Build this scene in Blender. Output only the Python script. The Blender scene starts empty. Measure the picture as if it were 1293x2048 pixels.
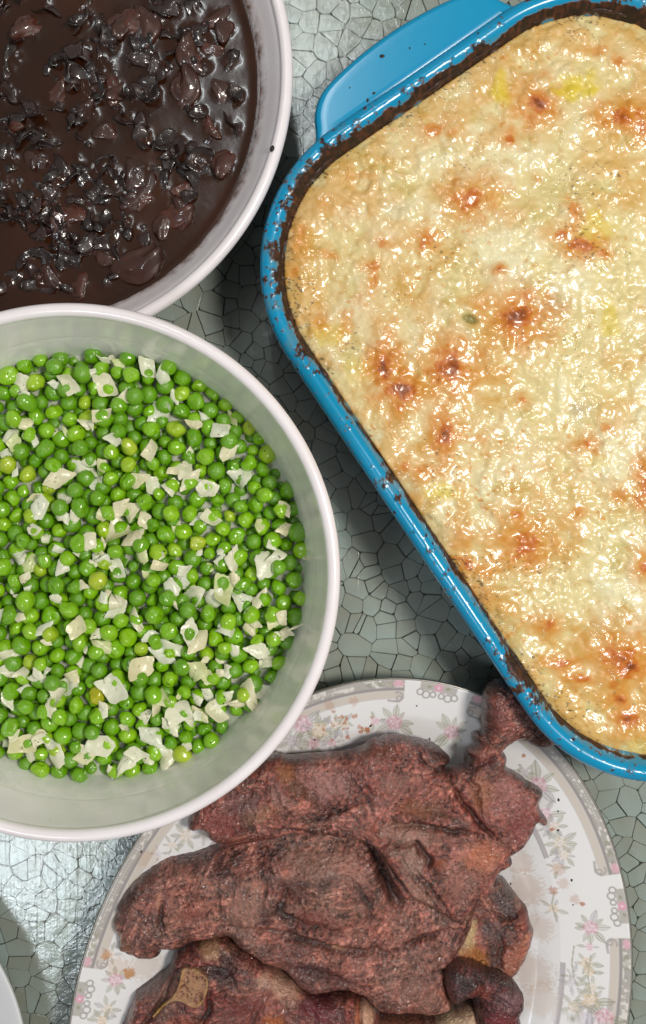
import bpy, bmesh, math, random
import numpy as np
from mathutils import Vector, Matrix

random.seed(7)
rng = np.random.default_rng(7)
sc = bpy.context.scene
col = sc.collection
MM = 0.001

# ------------------------------------------------------------------ camera
F, TH, CAMH = 2000.0, math.atan(64 / 2000.0), 500.0     # focal length in photo pixels, tilt, height in mm
cam_d = bpy.data.cameras.new('camera')
cam = bpy.data.objects.new('camera', cam_d); col.objects.link(cam)
cam_d.sensor_fit = 'HORIZONTAL'; cam_d.sensor_width = 36.0; cam_d.lens = 36.0 * F / 1293.0
cam_d.clip_start = 0.01; cam_d.clip_end = 50.0
cam.location = (0, 0, CAMH * MM); cam.rotation_euler = (-TH, 0, 0)
sc.camera = cam

# ------------------------------------------------------------------ world, lamps, exposure
w = bpy.data.worlds.new('World'); sc.world = w; w.use_nodes = True
w.node_tree.nodes['Background'].inputs[0].default_value = (1.0, 0.97, 0.93, 1)
w.node_tree.nodes['Background'].inputs[1].default_value = 0.23

def area(name, loc, target, size, power, colr, shape='DISK', size_y=None):
    l = bpy.data.lights.new(name, 'AREA'); l.shape = shape; l.size = size
    if size_y: l.size_y = size_y
    l.energy = power; l.color = colr
    o = bpy.data.objects.new(name, l); col.objects.link(o)
    o.location = loc
    o.rotation_euler = (Vector(target) - Vector(loc)).to_track_quat('-Z', 'Y').to_euler()
    return o
area('ceiling_lamp', (0.47, 0.03, 1.05), (0, 0, 0), 0.23, 8.4, (1.0, 0.95, 0.88))
area('kitchen_lamp', (-0.63, -0.78, 1.55), (0, -0.1, 0), 0.30, 4.2, (0.84, 0.93, 1.0))
area('tube_lamp', (-0.06, 0.84, 1.55), (-0.06, 0.84, 0), 0.06, 2.6, (0.92, 0.98, 1.0), 'RECTANGLE', 0.5)

sc.render.engine = 'CYCLES'
sc.cycles.use_denoising = True
sc.cycles.max_bounces = 8
sc.cycles.transparent_max_bounces = 16
sc.cycles.caustics_reflective = False; sc.cycles.caustics_refractive = False
sc.view_settings.view_transform = 'Standard'; sc.view_settings.look = 'None'
sc.view_settings.exposure = 0.0; sc.view_settings.gamma = 1.0
sc.view_settings.use_curve_mapping = False

# ------------------------------------------------------------------ helpers
def P(px, py, z=0.0):
    """photo pixel -> world millimetres on the plane at height z (used once, to calibrate real positions)"""
    x = (np.asarray(px, float) - 646.5) / F; y = -(np.asarray(py, float) - 1024) / F
    c, s = math.cos(-TH), math.sin(-TH)
    dy = y * c + s; dz = y * s - c
    t = (z - CAMH) / dz
    return x * t, dy * t
def PX(x, y, z):
    c, s = math.cos(TH), math.sin(TH)
    d = np.asarray(z, float) - CAMH
    yc = y * c - d * s; zc = y * s + d * c
    return 646.5 + F * x / -zc, 1024 - F * yc / -zc
def S(r, g, b):
    return np.array([((v / 255) / 12.92 if v / 255 <= 0.04045 else ((v / 255 + 0.055) / 1.055) ** 2.4) for v in (r, g, b)])
_tab = {}
def vnoise(x, y, seed=0):
    if seed not in _tab: _tab[seed] = np.random.default_rng(1000 + seed).random((256, 256)) * 2 - 1
    T = _tab[seed]
    xi = np.floor(x).astype(int); yi = np.floor(y).astype(int)
    fx = x - xi; fy = y - yi
    fx = fx * fx * fx * (fx * (fx * 6 - 15) + 10); fy = fy * fy * fy * (fy * (fy * 6 - 15) + 10)
    x0 = xi & 255; x1 = (xi + 1) & 255; y0 = yi & 255; y1 = (yi + 1) & 255
    a = T[x0, y0] * (1 - fx) + T[x1, y0] * fx
    b = T[x0, y1] * (1 - fx) + T[x1, y1] * fx
    return a * (1 - fy) + b * fy
def fbm(x, y, seed=0, octv=4, gain=0.5):
    v = 0; a = 1.0; n = 0
    for k in range(octv):
        v = v + a * vnoise(x * 2 ** k + 17.3 * k, y * 2 ** k - 9.1 * k, seed + k); n += a; a *= gain
    return v / n
def worley(x, y, seed=0):
    r = np.random.default_rng(5000 + seed); TX = r.random((64, 64)); TY = r.random((64, 64))
    xi = np.floor(x).astype(int); yi = np.floor(y).astype(int)
    f1 = np.full(np.shape(x), 9.0); f2 = f1.copy()
    for i in (-1, 0, 1):
        for j in (-1, 0, 1):
            a = (xi + i) & 63; b = (yi + j) & 63
            d = np.hypot(xi + i + TX[a, b] - x, yi + j + TY[a, b] - y)
            m = d < f1
            f2 = np.where(m, f1, np.minimum(f2, d)); f1 = np.where(m, d, f1)
    return f1, f2
def sst(a, b, x):
    t = np.clip((x - a) / (b - a), 0, 1); return t * t * (3 - 2 * t)
def mix(c, d, a):
    a = np.asarray(a)[..., None] if np.ndim(a) else a
    return c * (1 - a) + d * a

def mesh_np(name, V, Fc, colors=None, smooth=True):
    """V: Nx3 millimetres; Fc: list of index arrays (Mx3 / Mx4)"""
    V = np.asarray(V, float)
    me = bpy.data.meshes.new(name)
    if not isinstance(Fc, list): Fc = [Fc]
    Fc = [np.asarray(f, np.int32) for f in Fc if len(f)]
    loops = np.concatenate([f.ravel() for f in Fc])
    tot = np.concatenate([np.full(len(f), f.shape[1], np.int32) for f in Fc])
    st = np.concatenate([[0], np.cumsum(tot)[:-1]]).astype(np.int32)
    me.vertices.add(len(V)); me.vertices.foreach_set('co', (V * MM).astype(np.float32).ravel())
    me.loops.add(len(loops)); me.loops.foreach_set('vertex_index', loops)
    me.polygons.add(len(tot)); me.polygons.foreach_set('loop_start', st); me.polygons.foreach_set('loop_total', tot)
    me.polygons.foreach_set('use_smooth', np.full(len(tot), smooth))
    me.update(calc_edges=True); me.validate()
    if colors is not None:
        at = me.color_attributes.new('Col', 'FLOAT_COLOR', 'POINT')
        c4 = np.ones((len(V), 4), np.float32); c4[:, :np.shape(colors)[1]] = np.clip(colors, 0, 1)
        at.data.foreach_set('color', c4.ravel())
    return me
def obj(name, me, m=None, parent=None, loc=(0, 0, 0), rot=(0, 0, 0), scale=(1, 1, 1)):
    o = bpy.data.objects.new(name, me); col.objects.link(o)
    if m is not None and me is not None and not me.materials: me.materials.append(m)
    o.location = Vector(loc) * MM; o.rotation_euler = rot; o.scale = scale
    if parent: o.parent = parent
    return o
def tag(o, label=None, cat=None, group=None, kind=None):
    if label: o['label'] = label
    if cat: o['category'] = cat
    if group: o['group'] = group
    if kind: o['kind'] = kind
    return o
def thing(name, label, cat, loc=(0, 0, 0), group=None):
    return tag(obj(name, None, loc=loc), label, cat, group)

def grid_faces(n, m, wrap=False, flip=False):
    i = np.arange(n - 1)[:, None]; j = np.arange(m if wrap else m - 1)[None, :]
    j1 = (j + 1) % m
    f = np.stack([i * m + j, (i + 1) * m + j, (i + 1) * m + j1, i * m + j1], -1).reshape(-1, 4)
    return f[:, ::-1] if flip else f
def lathe(prof, seg=256, colors=None):
    """profile of (r,z) from outside bottom over the top to the inside: outward normals"""
    a = np.linspace(0, 2 * np.pi, seg, endpoint=False)
    pr = np.array(prof, float)
    V = np.stack([pr[:, 0, None] * np.cos(a), pr[:, 0, None] * np.sin(a), np.repeat(pr[:, 1, None], seg, 1)], -1).reshape(-1, 3)
    return V, grid_faces(len(pr), seg, True, True)
def smooth_prof(p, n=4):
    """Catmull-Rom through the profile points"""
    p = np.array(p, float); q = np.vstack([2 * p[0] - p[1], p, 2 * p[-1] - p[-2]]); out = []
    for i in range(1, len(q) - 2):
        for t in np.linspace(0, 1, n, endpoint=False):
            out.append(0.5 * ((2 * q[i]) + (-q[i - 1] + q[i + 1]) * t + (2 * q[i - 1] - 5 * q[i] + 4 * q[i + 1] - q[i + 2]) * t * t + (-q[i - 1] + 3 * q[i] - 3 * q[i + 1] + q[i + 2]) * t ** 3))
    out.append(p[-1]); return np.array(out)
def closed_curve(p, step=1.0):
    p = np.array(p, float); n = len(p); out = []
    for i in range(n):
        a, b, c, d = p[i - 1], p[i], p[(i + 1) % n], p[(i + 2) % n]
        k = max(2, int(np.hypot(*(c - b)) / step))
        for t in np.arange(k) / k:
            out.append(0.5 * (2 * b + (c - a) * t + (2 * a - 5 * b + 4 * c - d) * t * t + (3 * b - a - 3 * c + d) * t ** 3))
    return np.array(out)
def poly_sdf(x, y, poly):
    """signed distance (inside positive) and the nearest outline point"""
    n = len(x); D = np.full(n, 1e9); NX = np.zeros(n); NY = np.zeros(n); ins = np.zeros(n, bool)
    for i in range(len(poly)):
        ax, ay = poly[i - 1]; bx, by = poly[i]
        ex, ey = bx - ax, by - ay; L = ex * ex + ey * ey + 1e-12
        t = np.clip(((x - ax) * ex + (y - ay) * ey) / L, 0, 1)
        qx = ax + t * ex; qy = ay + t * ey
        d = (x - qx) ** 2 + (y - qy) ** 2
        m = d < D; D[m] = d[m]; NX[m] = qx[m]; NY[m] = qy[m]
        c = ((ay > y) != (by > y))
        if ey != 0: ins ^= c & (x < (bx - ax) * (y - ay) / ey + ax)
    D = np.sqrt(D)
    return np.where(ins, D, -D), NX, NY

# ------------------------------------------------------------------ materials
class NT:
    def __init__(s, name):
        s.m = bpy.data.materials.new(name); s.m.use_nodes = True
        s.t = s.m.node_tree; s.b = s.t.nodes['Principled BSDF']; s.out = s.t.nodes['Material Output']
    def n(s, typ, **k):
        x = s.t.nodes.new(typ)
        for a, b in k.items(): setattr(x, a, b)
        return x
    def l(s, a, b): s.t.links.new(a, b)
    def set(s, **k):
        nm = dict(rough='Roughness', color='Base Color', coat='Coat Weight', coatr='Coat Roughness', ior='IOR', sss='Subsurface Weight', spec='Specular IOR Level', trans='Transmission Weight', metal='Metallic', sheen='Sheen Weight')
        for a, v in k.items():
            s.b.inputs[nm[a]].default_value = (*v, 1) if a == 'color' else v
        return s
    def sss(s, wgt, radius, scale):
        s.b.inputs['Subsurface Weight'].default_value = wgt
        s.b.inputs['Subsurface Radius'].default_value = radius
        s.b.inputs['Subsurface Scale'].default_value = scale
        return s
    def coords(s):
        if not hasattr(s, '_c'): s._c = s.n('ShaderNodeTexCoord').outputs['Object']
        return s._c
    def noise(s, scale, detail=4, rough=0.55, vec=None, dist=0.0):
        x = s.n('ShaderNodeTexNoise'); x.inputs['Scale'].default_value = scale; x.inputs['Detail'].default_value = detail
        x.inputs['Roughness'].default_value = rough; x.inputs['Distortion'].default_value = dist
        s.l(vec if vec is not None else s.coords(), x.inputs['Vector']); return x.outputs['Fac']
    def mapping(s, scale=(1, 1, 1), rot=(0, 0, 0), loc=(0, 0, 0)):
        x = s.n('ShaderNodeMapping'); x.inputs['Scale'].default_value = scale; x.inputs['Rotation'].default_value = rot
        x.inputs['Location'].default_value = loc
        s.l(s.coords(), x.inputs['Vector']); return x.outputs['Vector']
    def ramp(s, fac, stops):
        x = s.n('ShaderNodeValToRGB'); e = x.color_ramp.elements
        while len(e) < len(stops): e.new(0.5)
        for q, (p, c) in zip(e, stops):
            q.position = p; q.color = (*c, 1) if np.ndim(c) else (c, c, c, 1)
        s.l(fac, x.inputs['Fac']); return x.outputs['Color']
    def math(s, op, a, b=None):
        x = s.n('ShaderNodeMath', operation=op)
        for i, v in enumerate((a, b)):
            if v is None: continue
            if isinstance(v, (int, float)): x.inputs[i].default_value = v
            else: s.l(v, x.inputs[i])
        return x.outputs[0]
    def bump(s, height, strength, dist, prev=None, coat=False):
        x = s.n('ShaderNodeBump'); x.inputs['Strength'].default_value = strength; x.inputs['Distance'].default_value = dist
        s.l(height, x.inputs['Height'])
        if prev is not None: s.l(prev, x.inputs['Normal'])
        s.l(x.outputs['Normal'], s.b.inputs['Normal'])
        if coat: s.l(x.outputs['Normal'], s.b.inputs['Coat Normal'])
        return x.outputs['Normal']
    def vcol(s):
        x = s.n('ShaderNodeAttribute', attribute_name='Col'); s.l(x.outputs['Color'], s.b.inputs['Base Color']); return x.outputs['Color']
    def mixc(s, fac, a, b, mode='MIX'):
        x = s.n('ShaderNodeMix', data_type='RGBA', blend_type=mode)
        for k, v in ((0, fac), (6, a), (7, b)):
            if isinstance(v, (int, float)): x.inputs[k].default_value = v
            elif isinstance(v, (tuple, np.ndarray)): x.inputs[k].default_value = (*v, 1)
            else: s.l(v, x.inputs[k])
        return x.outputs[2]

# glazed white stoneware: fine speckle, faint wear
def glaze(name, film=None, z0=0, z1=0):
    t = NT(name); t.set(rough=0.22, coat=0.3, coatr=0.1)
    n1 = t.noise(45, 5); c = t.ramp(n1, [(0.35, S(241, 234, 236)), (0.7, S(248, 243, 246))])
    n2 = t.noise(700, 2); c = t.mixc(t.ramp(n2, [(0.77, 0.0), (0.81, 0.7)]), c, S(110, 92, 80))
    if film is not None:                                        # food smeared up the wall to a wavering tide line
        sx = t.n('ShaderNodeSeparateXYZ'); t.l(t.coords(), sx.inputs[0])
        z = t.math('ADD', sx.outputs['Z'], t.math('MULTIPLY', t.math('SUBTRACT', t.noise(70, 4, 0.6), 0.5), 0.006))
        mr = t.n('ShaderNodeMapRange'); t.l(z, mr.inputs[0]); mr.inputs[1].default_value = z0; mr.inputs[2].default_value = z1; mr.inputs[3].default_value = 1.0; mr.inputs[4].default_value = 0.0
        sp = t.ramp(t.noise(190, 5, 0.65), [(0.40, 0.25), (0.62, 1.0)])
        c = t.mixc(t.math('MULTIPLY', mr.outputs[0], sp), c, film)
    t.l(c, t.b.inputs['Base Color'])
    t.bump(t.noise(120, 3), 0.08, 0.0004); return t.m
M_GLAZE = glaze('white_glaze')
M_GLAZE_STEW = glaze('white_glaze_stew_stained', S(112, 70, 46), 0.0465, 0.0515)
M_GLAZE_PEA = glaze('white_glaze_cream_film', S(226, 226, 220), 0.068, 0.0705)
t = NT('white_china'); t.set(rough=0.12, color=S(228, 229, 232)); M_CHINA = t.m

t = NT('platter_print'); t.set(rough=0.16); c = t.vcol(); t.bump(t.noise(60, 2), 0.05, 0.0005); M_PLATTER = t.m
t = NT('metal_gilt'); t.set(rough=0.3, metal=0.8, color=S(176, 170, 160)); M_GILT = t.m

t = NT('blue_enamel'); t.set(rough=0.28, coat=0.2, coatr=0.1); t.vcol()
al = [n_ for n_ in t.t.nodes if n_.type == 'ATTRIBUTE'][0].outputs['Alpha']
t.l(t.math('ADD', t.math('MULTIPLY', al, 0.36), 0.24), t.b.inputs['Roughness']); t.l(t.math('SUBTRACT', 0.22, t.math('MULTIPLY', al, 0.2)), t.b.inputs['Coat Weight'])
t.bump(t.noise(220, 3), 0.06, 0.0004); M_BLUE = t.m
t = NT('burnt_crust'); t.set(rough=0.5, coat=0.2, coatr=0.25)
t.l(t.ramp(t.noise(260, 5), [(0.3, S(24, 12, 8)), (0.55, S(58, 30, 20)), (0.75, S(92, 52, 32))]), t.b.inputs['Base Color'])
t.bump(t.noise(700, 5, 0.7), 0.8, 0.001); M_BURNT = t.m

t = NT('melted_cheese'); t.set(rough=0.4, coat=0.55, coatr=0.08); t.vcol(); t.sss(0.08, (1.0, 0.6, 0.25), 0.0015)
b1 = t.noise(400, 1.5, 0.5, dist=0.4); b2 = t.noise(900, 1, 0.5)
mk = t.ramp(t.noise(38, 3), [(0.36, 0.12), (0.66, 0.85)])
t.bump(t.math('MULTIPLY', mk, t.math('ADD', b1, t.math('MULTIPLY', b2, 0.22))), 1.0, 0.00052, coat=True); M_CHEESE = t.m
t = NT('potato'); t.set(rough=0.3, coat=0.6, coatr=0.15, color=S(214, 190, 40)); t.sss(0.3, (1, .8, .2), 0.002)
t.bump(t.noise(500, 4), 0.5, 0.001, coat=True); M_POTATO = t.m

t = NT('cooked_meat'); t.set(rough=0.38, coat=0.28, coatr=0.1); t.b.inputs['Coat IOR'].default_value = 1.5; vc = t.vcol()
f1 = t.noise(560, 1.5, 0.6, dist=0.8); f2 = t.noise(1200, 2, 0.6)
hh = t.math('ADD', f1, t.math('MULTIPLY', f2, 0.3))
t.bump(hh, 1.0, 0.0012)
cb = t.n('ShaderNodeBump'); cb.inputs['Strength'].default_value = 1.0; cb.inputs['Distance'].default_value = 0.0020
t.l(t.noise(620, 1.0, 0.5, dist=0.4), cb.inputs['Height']); t.l(cb.outputs[0], t.b.inputs['Coat Normal'])
t.l(t.mixc(1.0, vc, t.ramp(t.noise(520, 5, 0.65), [(0.3, 0.72), (0.5, 1.0), (0.7, 1.25)]), 'MULTIPLY'), t.b.inputs['Base Color'])
t.l(t.ramp(t.noise(70, 3), [(0.38, 0.1), (0.52, 1.0)]), t.b.inputs['Coat Weight']); M_MEAT = t.m
t = NT('bone'); t.set(rough=0.5, coat=0.2); t.vcol(); t.bump(t.noise(900, 5, 0.7), 0.8, 0.0012); M_BONE = t.m
t = NT('black_pepper'); t.set(rough=0.6, color=S(26, 21, 18)); M_PEPPER = t.m

def pea_mat():
    t = NT('green_pea'); t.set(rough=0.3, coat=1.0, coatr=0.05)
    oi = t.n('ShaderNodeObjectInfo').outputs['Random']
    c = t.ramp(oi, [(0.0, S(92, 154, 2)), (0.45, S(126, 186, 6)), (0.93, S(148, 200, 18)), (1.0, S(182, 198, 48))])
    c2 = t.mixc(t.ramp(t.noise(1300, 3), [(0.4, 0.0), (0.75, 0.5)]), c, S(134, 170, 44))
    t.l(c2, t.b.inputs['Base Color']); t.sss(0.2, (0.5, 1.0, 0.15), 0.0015)
    t.bump(t.math('ADD', t.noise(1300, 2, 0.5), t.math('MULTIPLY', t.noise(1.0, 2, vec=t.mapping((700, 3600, 900))), 0.5)), 0.4, 0.0009, coat=True); return t.m
M_PEA = pea_mat()
def onion_mat():
    t = NT('cooked_onion'); t.set(rough=0.3, coat=0.4, coatr=0.15, trans=0.0)
    oi = t.n('ShaderNodeObjectInfo').outputs['Random']
    c = t.ramp(oi, [(0.0, S(240, 243, 222)), (0.5, S(248, 245, 218)), (0.85, S(247, 236, 196)), (1.0, S(224, 234, 164))])
    st = t.noise(1.0, 3, vec=t.mapping((6000, 700, 1500)))
    t.l(t.mixc(t.ramp(st, [(0.35, 0.0), (0.7, 0.35)]), c, S(206, 210, 178)), t.b.inputs['Base Color'])
    t.sss(0.0, (1, 1, 0.7), 0.004); t.bump(st, 0.5, 0.0006, coat=True)
    tr = t.n('ShaderNodeBsdfTransparent'); mx = t.n('ShaderNodeMixShader'); mx.inputs[0].default_value = 0.26
    t.l(t.b.outputs[0], mx.inputs[1]); t.l(tr.outputs[0], mx.inputs[2]); t.l(mx.outputs[0], t.out.inputs[0]); return t.m
M_ONION = onion_mat()
t = NT('cream_sauce'); t.set(rough=0.14, color=S(206, 208, 190), coat=0.4); t.sss(0.4, (1, 1, .8), 0.004)
t.bump(t.noise(160, 3), 0.3, 0.001); M_CREAM = t.m

t = NT('stew_sauce'); t.set(rough=0.2, coat=0.25, coatr=0.05)
t.l(t.ramp(t.noise(30, 4), [(0.3, S(40, 18, 6)), (0.7, S(60, 30, 12))]), t.b.inputs['Base Color'])
t.bump(t.noise(260, 2, 0.6), 0.05, 0.0008, coat=True); M_STEW = t.m
def chunk_mat(name, cs):
    t = NT(name); t.set(rough=0.45, coat=1.0, coatr=0.04)
    oi = t.n('ShaderNodeObjectInfo').outputs['Random']
    c = t.ramp(oi, [(0.0, cs[0]), (0.5, cs[1]), (1.0, cs[2])])
    t.l(t.mixc(t.ramp(t.noise(2000, 4), [(0.35, 0.0), (0.7, 0.7)]), c, cs[3]), t.b.inputs['Base Color'])
    t.bump(t.math('ADD', t.noise(2600, 2, 0.6), t.math('MULTIPLY', t.noise(1.0, 2, vec=t.mapping((900, 6000, 2500))), 0.8)), 0.5, 0.0005, coat=True); return t.m
M_CHUNK = chunk_mat('dark_stewed_leaf', [S(30, 17, 14), S(42, 24, 19), S(56, 33, 27), S(22, 13, 11)])
M_SLICE = chunk_mat('brown_stewed_slice', [S(58, 26, 14), S(72, 33, 19), S(92, 46, 30), S(40, 19, 12)])

# clear table glass with scratches: transparent + fresnel gloss
t = NT('table_glass')
tr = t.n('ShaderNodeBsdfTransparent'); tr.inputs[0].default_value = (0.88, 0.93, 0.91, 1)
gl = t.n('ShaderNodeBsdfGlossy'); gl.inputs['Roughness'].default_value = 0.13
fr = t.n('ShaderNodeFresnel'); fr.inputs['IOR'].default_value = 1.55
mx = t.n('ShaderNodeMixShader')
sc1 = None
for k, (a, sx) in enumerate([(0.3, 9), (1.1, 12), (1.9, 8), (2.6, 14), (0.75, 18)]):
    nn = t.noise(1.0, 2, 0.5, vec=t.mapping((900 + 90 * k, sx, 1), (0, 0, a), (3.1 * k, 1.7 * k, 0)), dist=0.3)
    q = t.ramp(nn, [(0.66, 0.0), (0.72, 1.0)])
    sc1 = q if sc1 is None else t.math('MAXIMUM', sc1, q)
bp = t.n('ShaderNodeBump'); bp.inputs['Strength'].default_value = 0.55; bp.inputs['Distance'].default_value = 0.0006
sm = t.math('ADD', t.math('MULTIPLY', sc1, 0.5), t.noise(170, 4, 0.6))
t.l(sm, bp.inputs['Height']); t.l(bp.outputs[0], gl.inputs['Normal'])
t.l(t.math('ADD', t.math('MULTIPLY', sc1, 0.2), 0.14), gl.inputs['Roughness'])
t.l(t.math('MULTIPLY', fr.outputs[0], 1.25), mx.inputs[0]); t.l(tr.outputs[0], mx.inputs[1]); t.l(gl.outputs[0], mx.inputs[2])
t.l(mx.outputs[0], t.out.inputs[0]); M_TGLASS = t.m
t = NT('crackle_facet'); t.set(rough=0.2, spec=0.6)
oi = t.n('ShaderNodeObjectInfo').outputs['Random']
c = t.ramp(t.noise(14, 3), [(0.35, S(180, 174, 162)), (0.65, S(190, 200, 198))])
t.l(t.mixc(t.math('MULTIPLY', oi, 0.35), c, S(160, 148, 130)), t.b.inputs['Base Color'])
t.bump(t.noise(240, 4), 0.3, 0.001); M_FACET = t.m
t = NT('crackle_groove'); t.set(rough=0.4)
t.l(t.ramp(t.noise(9, 3), [(0.35, S(58, 66, 62)), (0.65, S(84, 82, 74))]), t.b.inputs['Base Color']); M_GROOVE = t.m

# ------------------------------------------------------------------ placement (mm)
BEAN_Z, PEA_Z, DISH_Z, PLAT_Z = 62.0, 95.0, 60.0, 22.0
bx, by = P(29, 140, BEAN_Z); BEAN_R = 550 * (CAMH - BEAN_Z) / F
qx, qy = P(137, 1151, PEA_Z); PEA_R = 546 * (CAMH - PEA_Z) / F
wx, wy = P(-369, 2133, 20); WHITE_R = 431 * (CAMH - 20) / F
plc = np.array([12.4, -265.0]); pla, plb = 174.0, 133.0; PLANG = math.radians(70.4)
pu = np.array([math.cos(PLANG), math.sin(PLANG)]); pv = np.array([-pu[1], pu[0]])
DX, DY = P(1255.8, 777, DISH_Z)
du = np.array([.559, -.829]); dv = np.array([.829, .559])       # long and short axis of the dish
DL, DW, DR = 333.0 / 2, 232.0 / 2, 72.0                           # half length, half width, corner radius

# ------------------------------------------------------------------ table: crackled glass
def build_table():
    Wd, Ht = 420.0, 520.0
    V = [(-Wd, -Ht, 0), (Wd, -Ht, 0), (Wd, Ht, 0), (-Wd, Ht, 0)]
    top = obj('tabletop', mesh_np('tabletop', V, [[(0, 1, 2, 3)]]), M_TGLASS)
    tag(top, 'green tinted crackled glass tabletop with fine scratches', kind='structure')
    V2 = [(-Wd, -Ht, -3.4), (Wd, -Ht, -3.4), (Wd, Ht, -3.4), (-Wd, Ht, -3.4), (-Wd, -Ht, -9), (Wd, -Ht, -9), (Wd, Ht, -9), (-Wd, Ht, -9)]
    obj('backing', mesh_np('backing', V2, [[(0, 1, 2, 3), (7, 6, 5, 4), (0, 4, 5, 1), (1, 5, 6, 2), (2, 6, 7, 3), (3, 7, 4, 0)]], smooth=False), M_GROOVE, top)
    # crackle cells: voronoi polygons of jittered seeds, cut one by one
    r = np.random.default_rng(3); sp = 7.7
    gx, gy = np.meshgrid(np.arange(-185, 186, sp), np.arange(-300, 281, sp), indexing='ij')
    sx = (gx + r.uniform(-.46, .46, gx.shape) * sp).ravel(); sy = (gy + r.uniform(-.46, .46, gx.shape) * sp).ravel()
    keep = r.random(len(sx)) > 0.26; sx, sy = sx[keep], sy[keep]
    cells = []
    for i in range(len(sx)):
        d = (sx - sx[i]) ** 2 + (sy - sy[i]) ** 2
        nb = np.argsort(d)[1:17]
        poly = [(sx[i] - 16, sy[i] - 16), (sx[i] + 16, sy[i] - 16), (sx[i] + 16, sy[i] + 16), (sx[i] - 16, sy[i] + 16)]
        for j in nb:
            nx, ny = sx[j] - sx[i], sy[j] - sy[i]; L = math.hypot(nx, ny); nx /= L; ny /= L
            c0 = nx * (sx[i] + sx[j]) / 2 + ny * (sy[i] + sy[j]) / 2 - (0.05 + 0.34 * r.random() ** 3)
            out = []
            for k in range(len(poly)):
                a, b = poly[k - 1], poly[k]
                fa = nx * a[0] + ny * a[1] - c0; fb = nx * b[0] + ny * b[1] - c0
                if (fa <= 0) != (fb <= 0):
                    q = fa / (fa - fb); out.append((a[0] + (b[0] - a[0]) * q, a[1] + (b[1] - a[1]) * q))
                if fb <= 0: out.append(b)
            poly = out
            if len(poly) < 3: break
        if len(poly) < 3: continue
        # chamfer corners: the dark wedges where cracks meet
        ch = []
        for k in range(len(poly)):
            a, b, c_ = np.array(poly[k - 1]), np.array(poly[k]), np.array(poly[(k + 1) % len(poly)])
            q = r.uniform(0.1, 1.0) ** 3 * 1.3
            for o_ in (a, c_):
                L = np.hypot(*(o_ - b)); ch.append(b + (o_ - b) / max(L, 1e-6) * min(q, L * .35))
        cells.append((sx[i], sy[i], np.array(ch)))
    # which are bare of dishes, as the photograph shows them
    def bare(x, y):
        u, v = PX(x, y, -2)
        if not (-10 < u < 1303 and -10 < v < 2058): return False
        if np.hypot(u - 29, v - 140) < 552 or np.hypot(u - 137, v - 1151) < 548 or np.hypot(u + 369, v - 2133) < 431: return False
        X, Y = P(u, v, DISH_Z); s = (X - DX) * du[0] + (Y - DY) * du[1]; tt = (X - DX) * dv[0] + (Y - DY) * dv[1]
        if abs(s) < DL - 12 and abs(tt) < DW - 2: return False
        X, Y = P(u, v, PLAT_Z); a = (X - plc[0]) * pu[0] + (Y - plc[1]) * pu[1]; b = (X - plc[0]) * pv[0] + (Y - plc[1]) * pv[1]
        return (a / pla) ** 2 + (b / plb) ** 2 > 1
    singles, rest = [], []
    for cx, cy, ch in cells: (singles if bare(cx, cy) else rest).append((cx, cy, ch))
    singles.sort(key=lambda q: -abs(np.sum(q[2][:, 0] * np.roll(q[2][:, 1], -1) - q[2][:, 1] * np.roll(q[2][:, 0], -1))))
    rest += singles[300:]; singles = singles[:300]
    def cell_geo(cx, cy, ch, off):
        n = len(ch); tx, ty = r.normal(0, 0.014, 2)
        z = -1.6 + (ch[:, 0] - cx) * tx + (ch[:, 1] - cy) * ty
        inn = ch + (np.array([cx, cy]) - ch) * 0.05
        V = np.vstack([np.c_[ch, np.full(n, -3.39)], np.c_[ch, z - .22], np.c_[inn, z]])
        k = np.arange(n); k1 = (k + 1) % n
        q = np.vstack([np.stack([k, k1, n + k1, n + k], 1), np.stack([n + k, n + k1, 2 * n + k1, 2 * n + k], 1)])
        tri = np.stack([np.full(n - 2, 2 * n), 2 * n + k[1:-1], 2 * n + k[2:]], 1)
        return V, q + off, tri + off
    for cx, cy, ch in singles:
        V, q, tri = cell_geo(cx, cy, ch, 0); V = V - np.array([cx, cy, 0])
        obj('glass_facet', mesh_np('glass_facet', V, [q, tri], smooth=False), M_FACET, top, (cx, cy, 0))
    VV, Q, T, off = [], [], [], 0
    for cx, cy, ch in rest:
        V, q, tri = cell_geo(cx, cy, ch, off); VV.append(V); Q.append(q); T.append(tri); off += len(V)
    tag(obj('glass_facets', mesh_np('glass_facets', np.vstack(VV), [np.vstack(Q), np.vstack(T)], smooth=False), M_FACET, top), kind='stuff')
build_table()

# ------------------------------------------------------------------ bowls and plates
def bowl(name, label, cx, cy, R, zr, inner, wallmat, lip=5.6):
    """inner: (r,z) from below the lip down to the floor"""
    root = thing(name, label, 'bowl', (cx, cy, 0))
    inn = smooth_prof(inner, 5)
    outer = [(r + 2.6, max(z - 1.0, 0)) for r, z in inn if z > 12][::-1]
    rf = outer[0][0]
    prof = [(0.01, 3), (rf - 16, 3), (rf - 14, 0), (rf - 9, 0), (rf - 6, 3)] + outer + [tuple(p) for p in inn]
    # outside runs up, inside runs down
    V, f = lathe(prof, 220); obj('body', mesh_np('bowl_body', V, f), wallmat, root)
    a = np.linspace(-0.35 * np.pi, 1.35 * np.pi, 18)
    lp = [(R - lip * .5 + lip * .5 * math.cos(q), zr - 3.0 + 3.0 * math.sin(q)) for q in a]
    V, f = lathe(lp + [lp[0]], 260); obj('rim', mesh_np('bowl_rim', V, f), M_GLAZE, root)
    return root
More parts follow.
